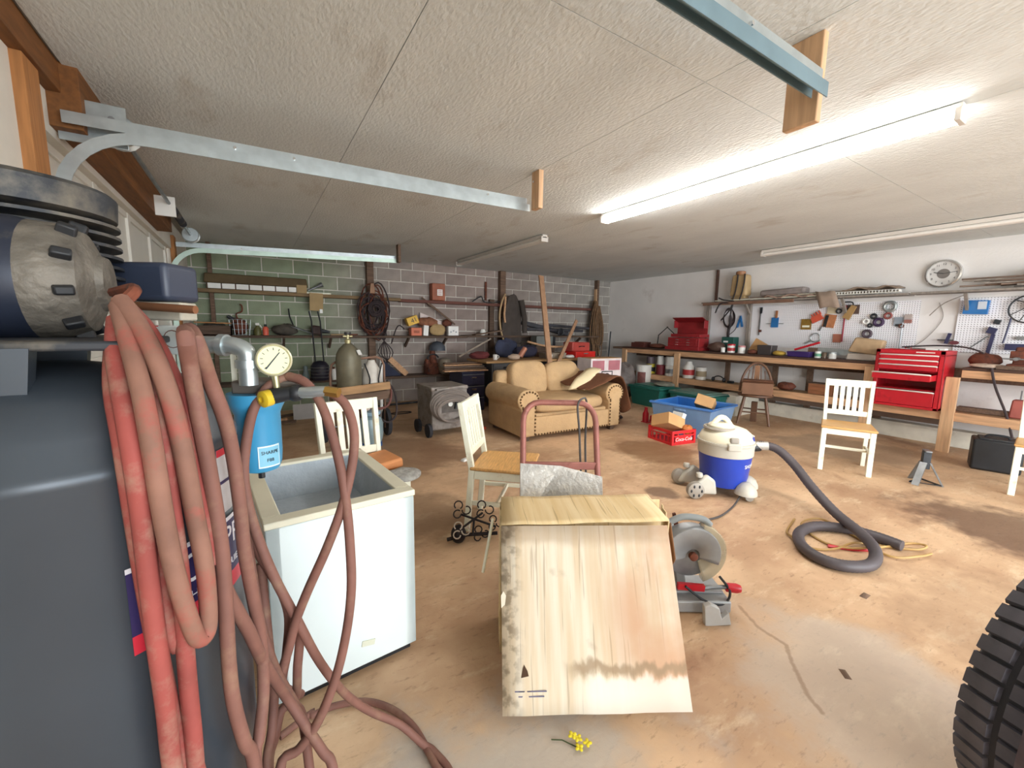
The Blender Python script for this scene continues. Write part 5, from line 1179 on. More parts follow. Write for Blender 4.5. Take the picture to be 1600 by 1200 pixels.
for y in (4.72, 3.96): MB().bar((7.24, y, BT), (7.24, y+.01, 1.84), .06, .05, (1, 0, 0)).build('strut', gw, t, bevel=.003)
for y in (3.96, 2.6, 1.4, .3): MB().bar((7.25, y, 1.62), (7.06, y, 1.83), .03, .03).build('brace', gw, t)
MB().bar((7.27, 4.62, 1.86), (7.27, 4.62, CE-.01), .03, .05, (1, 0, 0)).build('strut', mat('dark_strut', '5b4238', .8), t)
t = thing('wall_clock', 'round wall clock with silver rim and dark centre on the white wall', 'clock', (7.298, 1.66, 2.09), -PI/2)
CK = rot(PI/2)
MB().lathe([(.001, 0), (.165, 0), (.17, .02), (.165, .045), (.15, .05), (.145, .035), (.145, .02), (.001, .02)], 48, CK).build('rim', chrome, t)
fc = MB().lathe([(.147, .0205), (.147, .0215), (.00005, .0215)], 48, CK).build('dial_face', mat('clock_face', 'dddbd8', .5), t)
MB().lathe([(.058, .02), (.058, .024), (.00005, .024)], 36, CK).build('dark_centre', mat('clock_centre', '7c7672', .5), t)
for k in range(12):
    a = PI/2-2*PI*k/12
    text(str(k or 12), .036, mat('clock_ink', '4a4648', .6), fc, at(.115*math.cos(a), -.0225, .115*math.sin(a), rot(PI/2)), 'numeral')
for a, l, w in ((2.9, .09, .007), (.15, .125, .005)): MB().bar((0, -.027, 0), (l*math.cos(a), -.027, l*math.sin(a)), w, .002, (0, 1, 0)).build('hand', dark, t)
# things on the overhead shelf
t = thing('backpack_sprayer', 'tan backpack sprayer tank with straps on the overhead shelf', 'sprayer', (7.14, 4.1, 1.862), -PI/2)
MB().box((0, 0, .26), (.30, .19, .36), None, .86, .86).build('tank', mat('tan_tank', 'b79c72', .5, var=.1), t, bevel=.04, segs=4)
MB().lathe([(.07, .43), (.075, .45), (.075, .49), (.06, .5), (.001, .5)], 20, at(-.02, 0, 0)).build('cap', mat('brown_cap', 'a87650', .5), t)
MB().box((0, 0, .045), (.26, .17, .08), None, .8, .8).build('base', mat('tan_tank2', 'a38c66', .6), t, bevel=.01)
bs_ = mat('black_strap', '2a2526', .7)
for x in (-.02, .1): MB().tube(curve([(x, -.085, .44), (x+.01, -.11, .3), (x-.01, -.11, .15), (x-.05, -.1, .02)], 5), .011, 6).build('strap', bs_, t)
for q in (((-.05, -.1, .0), (-.2, -.13, .02), (-.3, -.14, .06)), ((-.05, -.12, -.04), (-.25, -.15, -.04), (-.33, -.16, -.2)), ((-.05, -.12, -.02), (-.08, -.14, -.15), (-.22, -.15, -.33)), ((-.04, -.12, 0), (-.07, -.14, -.3), (-.04, -.14, -.45))): MB().tube(curve(q, 5), .012, 6).build('hanging_strap', bs_, t)
def stack(label, y, z, l, m, seed, name='drop_cloth', h=.1, cat='cloth'):
    random.seed(seed); rows = []
    for j in range(6):
        rows.append([(-.12+.05*j, -l/2+l*i/14, h*(.5+.5*math.sin(i*.9+j*.5+seed))*(1 if 0 < i < 14 else .4)+.012) for i in range(15)])
    return single(name, MB().sheet(rows), m, label, cat, (7.15, y, z), solid=.015)
gc = mat('grey_canvas', '8e8480', .9, var=.2, sc=6)
single('folded_canvas', MB().bar((0, .32, .1), (0, -.33, .12), .2, .1), gc, 'grey folded canvas bundle beside the tan sprayer', 'canvas', (7.16, 3.42, 1.862), bevel=.03)
stack('pinkish tan cloth folded under the grey canvas bundle', 3.3, 1.862, .7, mat('pink_tan_cloth', 'a88c7c', .9, var=.15), 2, h=.05)
t = thing('trim_strips', 'long pale trim strips lying along the overhead shelf', 'trim', (7.06, 3.0, 1.875))
for k in range(5): MB().bar((.02*k, -1.0+.12*k, .006+.012*k), (.015*k, 1.5-.3*k, .004+.014*k), .03, .012).build('strip', (cream, gw, MATS['grey_board'])[k % 3], t)
t = thing('crumpled_bag', 'crumpled paper bag hooked over the overhead shelf edge', 'bag', (7.05, 2.8, 1.86)); MB().sheet([[(-.03-.01*j, -.12+.06*i-.03*j, .07-.075*j+.01*math.sin(i*2+j)) for i in range(5)] for j in range(4)]).build('paper', mat('grey_tan_paper', 'a08c7c', .9, var=.15), t, solid=.02)
t = thing('wire_rack', 'white wire rack lying flat at the middle of the overhead shelf', 'rack', (7.08, 2.35, 1.875))
for k in range(22): MB().box((0, -.36+.034*k, .02), (.1, .006, .03)).build('wire', white, t)
MB().span((-.05, -.38, .0), (-.044, .38, .006)).build('rail', white, t); MB().span((-.05, -.38, .034), (-.044, .38, .04)).build('rail', white, t)
stack('brown crumpled sacking on top of the white wire rack', 2.3, 1.915, .6, mat('brown_sacking', '8a7868', .9, var=.2), 5, 'sacking', .04)
t = thing('stick_pile', 'pile of twigs and sticks on the overhead shelf below the clock', 'sticks', (7.14, .56, 1.868))
random.seed(9)
for k in range(16): 
    z = .015+.012*(k % 9); y = random.uniform(-.5, .5); MB().tube([(random.uniform(-.09, .09), y-.5, z+random.uniform(0, .04)), (random.uniform(-.08, .08), y, z+.02), (random.uniform(-.09, .09), y+.5, z+random.uniform(-.0, .03))], .011, 5).build('stick', (gw, MATS['grey_board'], oldwood)[k % 3], t)
stack('large tan canvas heap at the right end of the overhead shelf', .55, 1.94, .8, mat('tan_canvas', '9c8a76', .9, var=.25), 7, 'canvas_heap', .12)
single('hanging_wire', MB().tube(curve([(0, 0, 0), (-.02, .18, -.1), (-.02, .3, -.25)], 6), .006, 5), gw, 'thin bent wire hanging from the shelf between the pegboards', 'wire', (7.25, 1.42, 1.83)); single('looped_cord', MB().tube(curve([(0, 0, 0), (-.0, -.05, -.2), (0, .08, -.45), (0, .22, -.55), (0, .22, -.3)], 6), .004, 5), mat('pale_cord', '9c948c', .7), 'thin pale cord looping down the wall beside the large pegboard', 'cord', (7.285, 1.66, 1.74))

# tools hung on the pegboards: (name, label, y, z, builder)
PX = 7.272
def hung(name, label, cat, y, z, parts, group=None):
    t = thing(name, label, cat, (PX, y, z), -PI/2, group)     # local x runs along the wall to the right, -y out of it
    for nm, mb, m in parts: mb.build(nm, m, t)
    return t
def flat(w, h, d=.012, c=(0, 0), r=0): return MB().box((c[0], -d/2, c[1]), (w, d, h), rot(0, r))
olive = mat('brass_package', '8f6f2c', .5, var=.2, sc=20); bluep = mat('blue_package', '2a6fae', .4, var=.1)
hung('pry_bar', 'long dark bar hanging at the left edge of the large pegboard', 'tool', 3.8, 1.5, [('bar', flat(.018, .42), steel), ('head', flat(.035, .1, .02, (.01, .2)), dusty), ('knob', flat(.04, .04, .02, (.02, -.14)), rust)])
hung('paint_brush', 'paint brush in blue package on the pegboard', 'brush', 3.56, 1.5, [('package', flat(.11, .16), bluep), ('handle', flat(.03, .12, .02, (.02, .13)), mat('brush_handle', 'a06a48', .5)), ('cross_hook', flat(.26, .012, .01, (.0, -.02)), steel)])
hung('screw_package', 'golden screw package hanging under the orange glove', 'package', 3.1, 1.47, [('package', flat(.14, .16), olive), ('label', flat(.1, .03, .014, (0, -.03)), cream)])
og = MB(); og.box((0, -.02, 0), (.16, .03, .09), rot(0, -.5), .8, 1)
hung('rubber_glove', 'orange-red rubber glove pinned on the pegboard', 'glove', 2.96, 1.56, [('palm', og, mat('orange_glove', 'c9543c', .6))] + [('finger', MB().tube([(-.04+.03*k, -.02, .0+.02*k), (-.075+.03*k, -.025, .055+.02*k)], .012, 6), MATS['orange_glove']) for k in range(4)])
hung('filter_pack', 'cream packet with dark top at the upper pegboard', 'packet', 2.78, 1.68, [('packet', flat(.12, .11), mat('cream_packet', 'cfc0a0', .6)), ('header', flat(.1, .02, .014, (0, .06)), dusty)])
hung('parts_package', 'copper coloured blister package hanging left of the red handled tool', 'package', 2.8, 1.52, [('card', flat(.15, .19, .012, (0, 0), .15), mat('copper_card', 'b87a52', .5, var=.25, sc=14)), ('band', flat(.04, .17, .02, (-.04, 0), .15), dark), ('clip', flat(.015, .08, .015, (-.1, -.11), .4), steel)])
hung('brown_card', 'plain reddish square card low on the pegboard', 'card', 2.68, 1.27, [('card', flat(.1, .12), mat('reddish_card', 'b3705a', .7))])
hung('bow_saw', 'dark metal saw frame behind the tan glove', 'saw', 2.58, 1.68, [('frame', flat(.17, .13, .01, (.04, 0)), mat('dark_frame', '5a4740', .6, var=.3)), ('loop', MB().tube(curve([(-.07, -.03, .05), (-.06, -.03, .1), (.04, -.03, .1), (.06, -.03, .04)], 4), .009, 6), dark), ('side_coil', MB().ring((-.11, -.02, -.02), .03, .01, 14, 6, rot(PI/2)), dusty)])
hung('leather_glove', 'tan leather glove hanging over a red handled stick', 'glove', 2.55, 1.64, [('glove', MB().box((0, -.035, 0), (.09, .03, .2), rot(0, .45), .7, 1), mat('tan_glove', 'a58455', .8)), ('red_handle', MB().tube([(-.06, -.03, .1), (-.06, -.03, -.42)], .011, 8), mat('dark_red_handle', '8c2233', .5))])
for k, (y, z, r, r2, m, lab) in enumerate(((2.28, 1.58, .028, .014, dark, 'small dark tape roll, highest of the tape cluster'), (2.22, 1.50, .045, .02, mat('purple_tape', '3f2d4c', .5), 'thick purple-black tape roll in the middle of the cluster'), (2.36, 1.51, .03, .012, white, 'small white tape roll at the left of the cluster'), (2.31, 1.455, .022, .01, dark, 'tiny dark tape roll under the white one'), (2.33, 1.34, .045, .018, mat('slate_tape', '54464e', .5), 'dark tape roll hanging alone below the cluster'), (2.13, 1.585, .035, .014, mat('red_brown_tape', '8a4a44', .5), 'reddish tape roll at the right of the cluster'), (1.98, 1.45, .022, .008, rust, 'small rusty ring at the right part of the pegboard'), (2.12, 1.705, .058, .022, galv, 'round silver filter cartridge at the top of the pegboard'))):
    hung('tape_roll', lab, 'tape', y, z, [('roll', MB().ring((0, -.02, 0), r, r2, 22, 8, rot(PI/2)), m)], 'rolls on the large pegboard')
hung('hacksaw_blade_pack', 'grey blister package at the right part of the pegboard', 'package', 1.99, 1.51, [('card', flat(.09, .11), mat('grey_pack', '8d97a2', .4)), ('clip', flat(.05, .03, .014, (0, -.05)), dark)]).location.y = 2.02
hung('hand_broom', 'small brush with pinkish head on a dark pole', 'brush', 1.92, 1.54, [('bristles', flat(.07, .06, .03, (0, .03)), mat('grey_bristle', 'b5a8a2', .8)), ('head', flat(.07, .045, .03, (0, -.03)), mat('pink_brown', '9c6a60', .6)), ('pole', MB().tube([(-.05, -.02, -.05), (-.05, -.02, -.42)], .008, 6), steel)])
hung('white_ring', 'large white ring clamp low on the pegboard', 'clamp', 2.95, 1.27, [('ring', MB().ring((0, -.02, 0), .065, .008, 24, 6, rot(PI/2)), galv), ('handle', flat(.1, .025, .012, (-.1, -.07), -.5), galv)])
hung('cord_coil', 'coil of black wire hanging on the narrow pegboard', 'wire', 4.33, 1.5, [('coil', MB().ring((0, -.02-.006*k, .07+.01*k), .11-.012*k, .006, 22, 5, rot(PI/2, 0, .15*k), .16), dkc) for k in range(4)] + [('tail', MB().tube(curve([(.02, -.03, .0), (.0, -.04, -.2), (.05, -.05, -.35), (.2, -.05, -.44)], 5), .009, 5), dkc), ('bundle', MB().tube(curve([(.03, -.04, .12), (.05, -.04, -.0), (.02, -.04, -.18), (.05, -.06, -.35)], 5), .02, 7), dkc)])
hung('spring_clamp', 'blue spring clamp hanging right of the black wire coil', 'clamp', 4.12, 1.47, [('jaw', MB().prism([(-.02, .14), (.0, .15), (.05, -.04), (.02, -.05)], .0, .025, rot(PI/2)), bluep), ('jaw', MB().prism([(.0, .15), (-.02, .13), (-.07, -.05), (-.04, -.06)], .0, .025, rot(PI/2)), bluep), ('cord', MB().tube(curve([(-.05, -.03, -.04), (-.1, -.03, -.12), (-.2, -.03, -.2)], 4), .006, 5), dkc)])
hung('blue_tarp_pack', 'bright blue packaged tarp with clear corner on the right pegboard', 'package', 1.33, 1.67, [('package', MB().box((0, -.03, 0), (.2, .05, .16), rot(0, .04)), mat('bright_blue_pack', '1f72b8', .25, var=.12, sc=12)), ('window', flat(.07, .09, .062, (.05, .02)), mat('clear_wrap', 'c5cdd6', .15))])
hung('caulk_gun', 'dark blue clamp with reddish disc on the right pegboard', 'clamp', 1.5, 1.28, [('body', flat(.03, .13, .03, (-.03, .02), .2), mat('navy_tool', '2f3052', .5)), ('bar', flat(.14, .012, .02, (-.05, .0)), dusty), ('disc', MB().lathe([(.001, 0), (.04, 0), (.04, .02), (.001, .02)], 18, at(.03, 0, -.03, rot(PI/2)) @ Matrix.Diagonal((1, .6, 1, 1))), mat('maroon_disc', '6b3238', .5))])
hung('bar_clamp', 'dark blue bar clamp standing upright against the right pegboard', 'clamp', 1.18, 1.3, [('bar', flat(.03, .32, .03, (0, -.1), .1), MATS['navy_tool']), ('head', flat(.07, .07, .04, (.0, .1), .3), MATS['navy_tool']), ('upper_jaw', flat(.05, .05, .03, (.03, .2), .3), dusty), ('screw', MB().tube([(-.02, -.03, .04), (-.16, -.05, -.12)], .008, 6), steel)])
hung('fan_guard', 'dark round fan guard hung at the far right pegboard', 'fan', .93, 1.64, [('hoop', MB().ring((0, -.03, 0), .15, .009, 28, 6, rot(PI/2)), dusty), ('motor', MB().lathe([(.001, 0), (.07, 0), (.06, .06), (.001, .06)], 20, at(.02, 0, .05, rot(PI/2))), steel)] + [('spoke', MB().tube([(.02, -.03, .05), (.15*math.cos(a), -.03, .15*math.sin(a))], .005, 5), dusty) for a in (.3, 1.2, 2.4, 3.6, 4.3, 5.2)] + [('foot', MB().tube(curve([(-.12, -.03, -.1), (-.14, -.03, -.3), (-.15, -.04, -.38)], 4), .009, 6), MATS['navy_tool'])])
hung('drill_press_bracket', 'small navy bracket tool low on the far right pegboard', 'tool', .99, 1.22, [('block', flat(.14, .07, .05), MATS['navy_tool']), ('plate', flat(.1, .04, .03, (.05, .1)), steel)])

# ------------------------------------------------------------------ things on the workbench
B = BT+.001
t = thing('wooden_tray', 'dark red-brown wooden tray at the far left end of the bench', 'tray', (6.98, 6.05, B)); MB().box((0, 0, .05), (.22, .34, .1)).build('tray_box', mat('mahogany', '5c3028', .6, var=.2), t, bevel=.005); MB().box((0, -.04, .106), (.16, .3, .012)).build('lid_board', rust, t)
junk('greasy_rags', 'brown greasy rags between the wooden tray and small red chest', 'rags', (6.95, 5.6, B), (.25, .4, .09), rust, 81)
t = thing('desk_lamp', 'thin dark swing-arm lamp frame standing left of the small red chest', 'lamp', (7.0, 5.65, B))
MB().lathe([(.04, 0), (.04, .02), (.015, .03), (.012, .05)], 14).build('base', dark, t); MB().tube([(0, 0, .04), (0, -.02, .26), (0, -.22, .42), (0, -.42, .27)], .011, 6).build('arm', dark, t); MB().ball((0, -.22, .42), .018, 8, 6).build('joint', dusty, t)
junk('brown_helmet', 'rounded brown leather bag right of the small red chest', 'bag', (6.95, 4.33, B), (.22, .32, .16), mat('brown_leather', '5e463c', .6, var=.25), 83)
def can(label, y, x=6.92, r=.045, h=.11, m=white, lid=None, band=None, name='can', cat='can', z=B, group=None):
    t = thing(name, label, cat, (x, y, z), 0, group); MB().lathe([(r, 0), (r, h), (r*.9, h+.004), (.001, h+.004)], 18).build('body', m, t)
    if band: MB().lathe([(r+.001, h*.25), (r+.001, h*.7)], 18).build('label_band', band, t)
    if lid: MB().lathe([(r*1.05, h), (r*1.05, h+.02), (r*.9, h+.028), (.001, h+.028)], 18).build('lid', lid, t)
    return t
can('white and red tin with red lid on the bench', 4.05, r=.06, h=.12, band=mat('red_band', 'b03434', .5), lid=red); can('white tub with pink lid next to the red-lidded tin', 3.87, r=.055, h=.1, lid=mat('pink_lid', 'cf8f90', .5)); can('small white jar beside the brown leather bag', 4.17, x=6.88, r=.035, h=.08)
t = thing('green_box', 'dark green box standing at the back of the bench by the strut', 'box', (7.12, 4.2, B)); MB().box((0, 0, .13), (.16, .22, .26)).build('box', mat('dark_green_box', '24564e', .5, var=.12), t, bevel=.006); MB().box((-.082, .03, .18), (.004, .08, .03)).build('label', white, t)
single('fallen_cardboard', MB().box((0, 0, .1), (.03, .24, .22), rot(.5)), card, 'tan cardboard piece tilted behind the black planter on the bench', 'cardboard', (7.05, 3.66, B+.0))
junk('brown_scrap', 'dark brown scrap heap in front of the tan cardboard piece', 'scrap', (6.9, 3.68, B), (.16, .16, .07), rust, 85)
t = thing('metal_planter', 'square dark metal pot on the bench', 'pot', (6.95, 3.48, B)); MB().box((0, 0, .075), (.17, .2, .15), None, 1.12, 1.12).build('pot', mat('pewter', '5c5656', .4, .5), t, bevel=.006); MB().box((0, 0, .148), (.16, .19, .006)).build('dark_inside', dark, t)
junk('yellow_cloth', 'yellow folded cloth between the metal pot and purple bin', 'cloth', (6.9, 3.27, B), (.14, .2, .07), mat('mustard', 'c7a346', .8), 87)
t = thing('purple_bin', 'purple plastic bin with a red tool across it', 'bin', (6.93, 2.98, B)); MB().box((0, 0, .04), (.2, .28, .08), None, 1.1, 1.12).build('bin', mat('purple_plastic', '3d2a66', .4), t, bevel=.006)
single('red_level', MB().bar((0, .12, .0), (0, -.2, .12), .03, .03), red, 'red tool resting aslant on the purple bin', 'tool', (6.94, 2.96, B+.1), bevel=.005)
can('white jar with green label right of the purple bin', 2.76, r=.04, h=.09, band=mat('green_band', '6aa889', .5)); can('small brown glass jar beside the green-label jar', 2.68, x=6.93, r=.03, h=.08, m=mat('brown_glass', '6e5a48', .3)); can('pale plastic jar at the front of the bench by the paper bag', 2.58, r=.045, h=.07, lid=galv)
t = thing('hand_saw', 'hand saw blade lying tilted before the pegboard', 'saw', (7.0, 2.5, B+.02)); MB().prism([(-.3, .0), (.25, .06), (.25, .1), (-.3, .13)], -.002, .002, rot(PI/2, 0, -PI/2)).build('blade', galv, t); MB().box((0, .36, .07), (.025, .12, .1)).build('handle', oldwood, t)
t = thing('paper_bag', 'large crumpled tan paper bag on white packaging on the bench', 'bag', (7.0, 2.22, B)); 
random.seed(3); sk_ = MB().box((0, 0, .19), (.16, .34, .2), rot(.12), .7, .95); sk_.v = [(x+random.uniform(-.02, .02), y+random.uniform(-.02, .02), z) for x, y, z in sk_.v]; sk_.build('bag', paper, t, bevel=.02); MB().box((0, .02, .045), (.18, .36, .09), None, .9, .95).build('white_packaging', mat('dirty_white', 'cfc4b8', .8, var=.12), t, bevel=.015)
t = thing('tape_reel', 'white round reel standing against the side of the big red chest', 'reel', (6.86, 2.045, B)); MB().lathe([(.001, -.015), (.045, -.015), (.045, .015), (.001, .015)], 20, at(0, 0, .046, rot(0, PI/2))).build('reel', white, t); MB().box((.04, .0, .12), (.05, .06, .06)).build('clear_box', galv, t)
t = thing('chest_top_tools', 'loose wrenches and papers on top of the big red chest', 'tools', (6.8, 1.66, 1.163))
for k in range(5): MB().bar((-.1+.05*k, -.2+.05*k, .008), (-.05+.05*k, .05+.03*k, .014), .025, .014).build('wrench', (chrome, red, steel)[k % 3], t)
MB().box((-.05, -.16, .012), (.12, .16, .02)).build('paper', white, t)
single('black_cable', MB().tube(curve([(0, .3, .01), (0, .0, .04), (.0, -.25, .03), (.02, -.4, -.04), (.02, -.45, -.16)], 5), .01, 6), dkc, 'black cable draped over the right side of the big red chest', 'cable', (6.9, 1.55, 1.175))
junk('rusty_grinder', 'rusty brown grinder parts right of the big red chest', 'grinder', (6.98, 1.15, B), (.22, .26, .16), rust, 91)
junk('pale_scraps', 'pale scrap bits on the bench right of the big red chest', 'scraps', (6.85, 1.1, B), (.14, .3, .05), mat('pale_scrap', 'c2ab98', .8, var=.3, sc=16), 92)
t = thing('bench_vise', 'brown rusty bench vise at the right end of the bench', 'vise', (6.92, .86, B))
MB().box((0, 0, .03), (.2, .22, .06)).build('base', rust, t, bevel=.01); MB().box((.02, .03, .14), (.12, .1, .2), None, .7, .8).build('fixed_jaw', rust, t, bevel=.012); MB().box((-.1, .03, .15), (.05, .12, .1)).build('moving_jaw', rust, t, bevel=.008); MB().cyl((-.25, .03, .12), (0, .03, .12), .018).build('screw', steel, t); MB().cyl((-.24, -.06, .12), (-.24, .12, .12), .008).build('handle', steel, t)
single('brown_beam', MB().box((0, 0, .02), (.1, .5, .04)), oldwood, 'brown flat board under the bench vise handle', 'board', (6.84, .78, B+.0))
# lower shelf of the bench
LS = .466
bw = mat('white_bucket', 'dcd9d2', .5, var=.06)
t = thing('paint_bucket', 'tall white paint bucket with brown label at the left bench leg', 'bucket', (6.93, 5.93, .466)); MB().lathe([(.13, -.265), (.145, .1), (.15, .365), (.156, .37), (.156, .395), (.00005, .395)], 26).build('bucket', bw, t); skp = [[(.1505*math.cos(a), .1505*math.sin(a), z) for a in [PI+.1*i-.1 for i in range(12)]] for z in (.02, .26)]; MB().sheet(skp).build('label', mat('brown_label', '7a4a44', .6, var=.3, sc=20), t)
t.location = (6.60, 5.62, .265)
yb = mat('yellow_label', 'd6c83c', .5, var=.1); mb_ = mat('maroon_label', '7c2a32', .5)
for y, r, h, m, band, lab in ((5.72, .09, .19, yb, dark, 'yellow paint can on the lower bench shelf'), (5.47, .09, .19, mb_, None, 'maroon paint can beside the yellow one'), (5.24, .10, .19, bw, steel, 'white paint can with grey print left of the bench leg')): can(lab, y, 6.93, r, h, m, band=band, z=LS, name='paint_can')
for y, r, h, m, lab in ((5.95, .06, .16, white, 'white spray jug on top of the tall bucket stack'), (5.74, .08, .14, mat('dark_can', '5f545a', .5), 'dark paint tin stacked on the yellow can'), (5.50, .06, .17, white, 'white jug stacked on the maroon can'), (5.26, .09, .17, white, 'white tub stacked on the white paint can')): can(lab, y, 6.94, r, h, m, z=LS+.197 if y < 5.9 else LS, name='paint_can')
t = thing('plastic_jug', 'white plastic jug with red label right of the bench leg', 'jug', (6.92, 4.83, LS)); MB().lathe([(.1, 0), (.105, .02), (.105, .2), (.06, .26), (.055, .31), (.001, .315)], 22).build('jug', bw, t); MB().lathe([(.1065, .06), (.1065, .16)], 22).build('label_band', mat('red_band', 'b03434', .5), t)
can('white can with tan patch right of the red-label jug', 4.58, 6.93, .09, .22, bw, band=mat('tan_band', '9a8a70', .7), z=LS, name='paint_can')
t = thing('ear_muffs', 'black ear muffs lying on the lower bench shelf', 'ear muffs', (6.9, 4.22, LS)); MB().tube([(0, .1*math.cos(PI*k/8), .03+.07*math.sin(PI*k/8)) for k in range(9)], .01, 6).build('headband', dark, t)
for s in (-1, 1): MB().ball((0, s*.1, .04), (.04, .025, .04), 12, 8).build('ear_cup', dark, t)
single('black_block', MB().box((0, 0, .02), (.06, .1, .04)), dark, 'small black block lying near the ear muffs', 'block', (6.9, 4.0, LS), bevel=.008)
t = thing('wooden_box', 'brown wooden box on the lower bench shelf', 'box', (6.95, 2.66, LS)); MB().box((0, 0, .075), (.2, .3, .15)).build('box', mat('brown_box_wood', '8c5a3a', .7, var=.2, sc=4, stretch=(9, 1.5, 9)), t, bevel=.004); MB().box((0, 0, .153), (.21, .31, .008)).build('lid', oldwood, t)
for y, lab, m, sd in ((3.12, 'brown rag heap left of the wooden box', rust, 101), ):
    junk('rag_heap', lab, 'rags', (6.9, y, LS), (.2, .26, .12), m, sd)
t = thing('lumber_offcuts', 'pile of short pale lumber offcuts on the bench shelf', 'lumber', (6.94, 3.5, LS))
for k in range(4): MB().box((-.05+.04*(k % 2), 0, .02+.035*(k//2)), (.08, .6-.1*k, .032), rot(0, 0, .05*k)).build('offcut', pine, t)
t = thing('gas_can', 'dull red container with thin spout at the right end of the bench shelf', 'container', (6.93, .84, LS)); MB().box((0, 0, .1), (.12, .12, .2), None, .85, .85).build('can', mat('dull_red', 'a4584e', .6, var=.15), t, bevel=.015); MB().tube([(0, 0, .2), (0, .0, .3)], .006, 6).build('spout', steel, t)
single('thin_board', MB().box((0, 0, .03), (.12, .5, .05)), oldwood, 'brown board lying on the bench shelf near the right leg', 'board', (6.98, 1.05, LS))
single('dangling_cord', MB().tube(curve([(0, 0, 0), (.0, -.05, -.2), (.02, -.16, -.5), (-.02, -.25, -.8)], 6), .011, 6), dkc, 'dark cord hanging from the bench edge at right', 'cord', (6.72, 1.05, BT+.012))

# ------------------------------------------------------------------ captain's chair, bins and floor things at right
dw = mat('dark_chair_wood', '6a4a36', .5, var=.2, sc=4)
t = thing('captains_chair', 'dark wooden bow-back chair with a carton on its seat', 'chair', (6.28, 3.25, 0), math.radians(-62))
MB().lathe([(.001, .40), (.2, .40), (.22, .41), (.22, .435), (.2, .44), (.001, .44)], 24, Matrix.Diagonal((1.05, 1, 1, 1))).build('seat', dw, t)
for x, y in ((-.13, -.13), (.13, -.13), (.13, .13), (-.13, .13)): MB().tube([(x, y, .41), (x*1.25, y*1.25, .22), (x*1.55, y*1.55, 0)], .02, 8, rs=[.018, .023, .016]).build('leg', dw, t)
for a, b in (((-.17, -.17, .18), (.17, -.17, .18)), ((-.17, .17, .18), (.17, .17, .18)), ((-.17, -.17, .2), (-.17, .17, .2)), ((.17, -.17, .2), (.17, .17, .2))): MB().tube([a, b], .011, 6).build('stretcher', dw, t)
MB().tube([(-.2*math.cos(PI*k/12)*1.05, .17+.06*math.sin(PI*k/12), .44+.44*math.sin(PI*k/12)) for k in range(13)], .018, 8).build('back_bow', dw, t)
for k in range(5): MB().tube([(-.13+.065*k, .19, .44), (-.1+.05*k, .225, .44+.42*math.sqrt(max(.2, 1-((k-2)/3.2)**2)))], .009, 6).build('spindle', dw, t)
MB().box((0, .21, .64), (.07, .014, .4)).build('splat', mat('chair_splat', '8a6040', .5), t)
t = thing('open_carton', 'brown open cardboard carton sitting on the dark bow-back chair', 'carton', (6.24, 3.21, .441), math.radians(-62))
MB().box((0, -.02, .09), (.38, .28, .17)).build('carton', mat('mid_cardboard', '84604a', .85), t, bevel=.004)
for s, a in ((-1, .5), (1, -.3)): MB().box((0, -.02+s*.15, .19), (.38, .12, .006), rot(s*a)).build('flap', cardd, t)
t = thing('brown_pedestal', 'dark wooden block under the bow-back chair', 'block', (6.38, 3.3, 0), .4); MB().box((0, 0, .15), (.08, .08, .3)).build('post_block', dw, t, bevel=.004)
# storage totes
def tote(label, loc, rz, w, d, h, m, lidm=None, cat='storage bin', name='storage_tote'):
    t = thing(name, label, cat, loc, rz)
    mb = MB(); a = [(-w/2*.84, -d/2*.86), (w/2*.84, -d/2*.86), (w/2*.84, d/2*.86), (-w/2*.84, d/2*.86)]; b = [(-w/2, -d/2), (w/2, -d/2), (w/2, d/2), (-w/2, d/2)]
    vs = [(x, y, 0) for x, y in a] + [(x, y, h) for x, y in b] + [(x*.97, y*.97, h) for x, y in b] + [(x*.96, y*.96, .01) for x, y in a]
    fs = [(3, 2, 1, 0)] + [(i, (i+1) % 4, 4+(i+1) % 4, 4+i) for i in range(4)] + [(4+i, 4+(i+1) % 4, 8+(i+1) % 4, 8+i) for i in range(4)] + [(8+i, 8+(i+1) % 4, 12+(i+1) % 4, 12+i) for i in range(4)] + [(12, 13, 14, 15)]
    mb.add(vs, fs).build('body', m, t, bevel=.012)
    MB().tube([(x*1.02, y*1.02, h-.008) for x, y in b], .017, 8, closed=True).build('rolled_rim', lidm or m, t)
    for s in (-1, 1): MB().box((s*(w/2*.97), 0, h-.06), (.03, .16, .03)).build('grip', m, t, bevel=.008)
    return t
gt = mat('dark_green_tote', '1f665c', .45, var=.08); gl_ = mat('grey_green_lid', '5f8078', .5, var=.12)
for loc, lab in (((6.12, 4.95, 0), 'dark green storage tote with lid nearest the far bench leg'), ((6.16, 4.1, 0), 'grey-green lidded storage tote behind the open blue tub')):
    t = tote(lab, loc, 1.5, .72, .5, .33, gt, gt); MB().box((0, 0, .343), (.74, .52, .02)).build('lid', gl_ if loc[1] < 4.5 else gt, t, bevel=.008); MB().box((0, 0, .36), (.6, .38, .02)).build('lid_panel', gl_ if loc[1] < 4.5 else gt, t, bevel=.008)
junk('camouflage_cloth', 'grey-green crumpled cloth on the dark green tote', 'cloth', (6.1, 4.72, .371), (.34, .4, .07), mat('drab_cloth', '77776a', .9, var=.3, sc=12), 111)
t = tote('open blue plastic tub with upright sides beside the red crate', (4.92, 3.34, 0), .12, .66, .82, .40, mat('grey_blue_tub', '6f8cae', .4, var=.06), mat('blue_rim', '4a7fc6', .4))
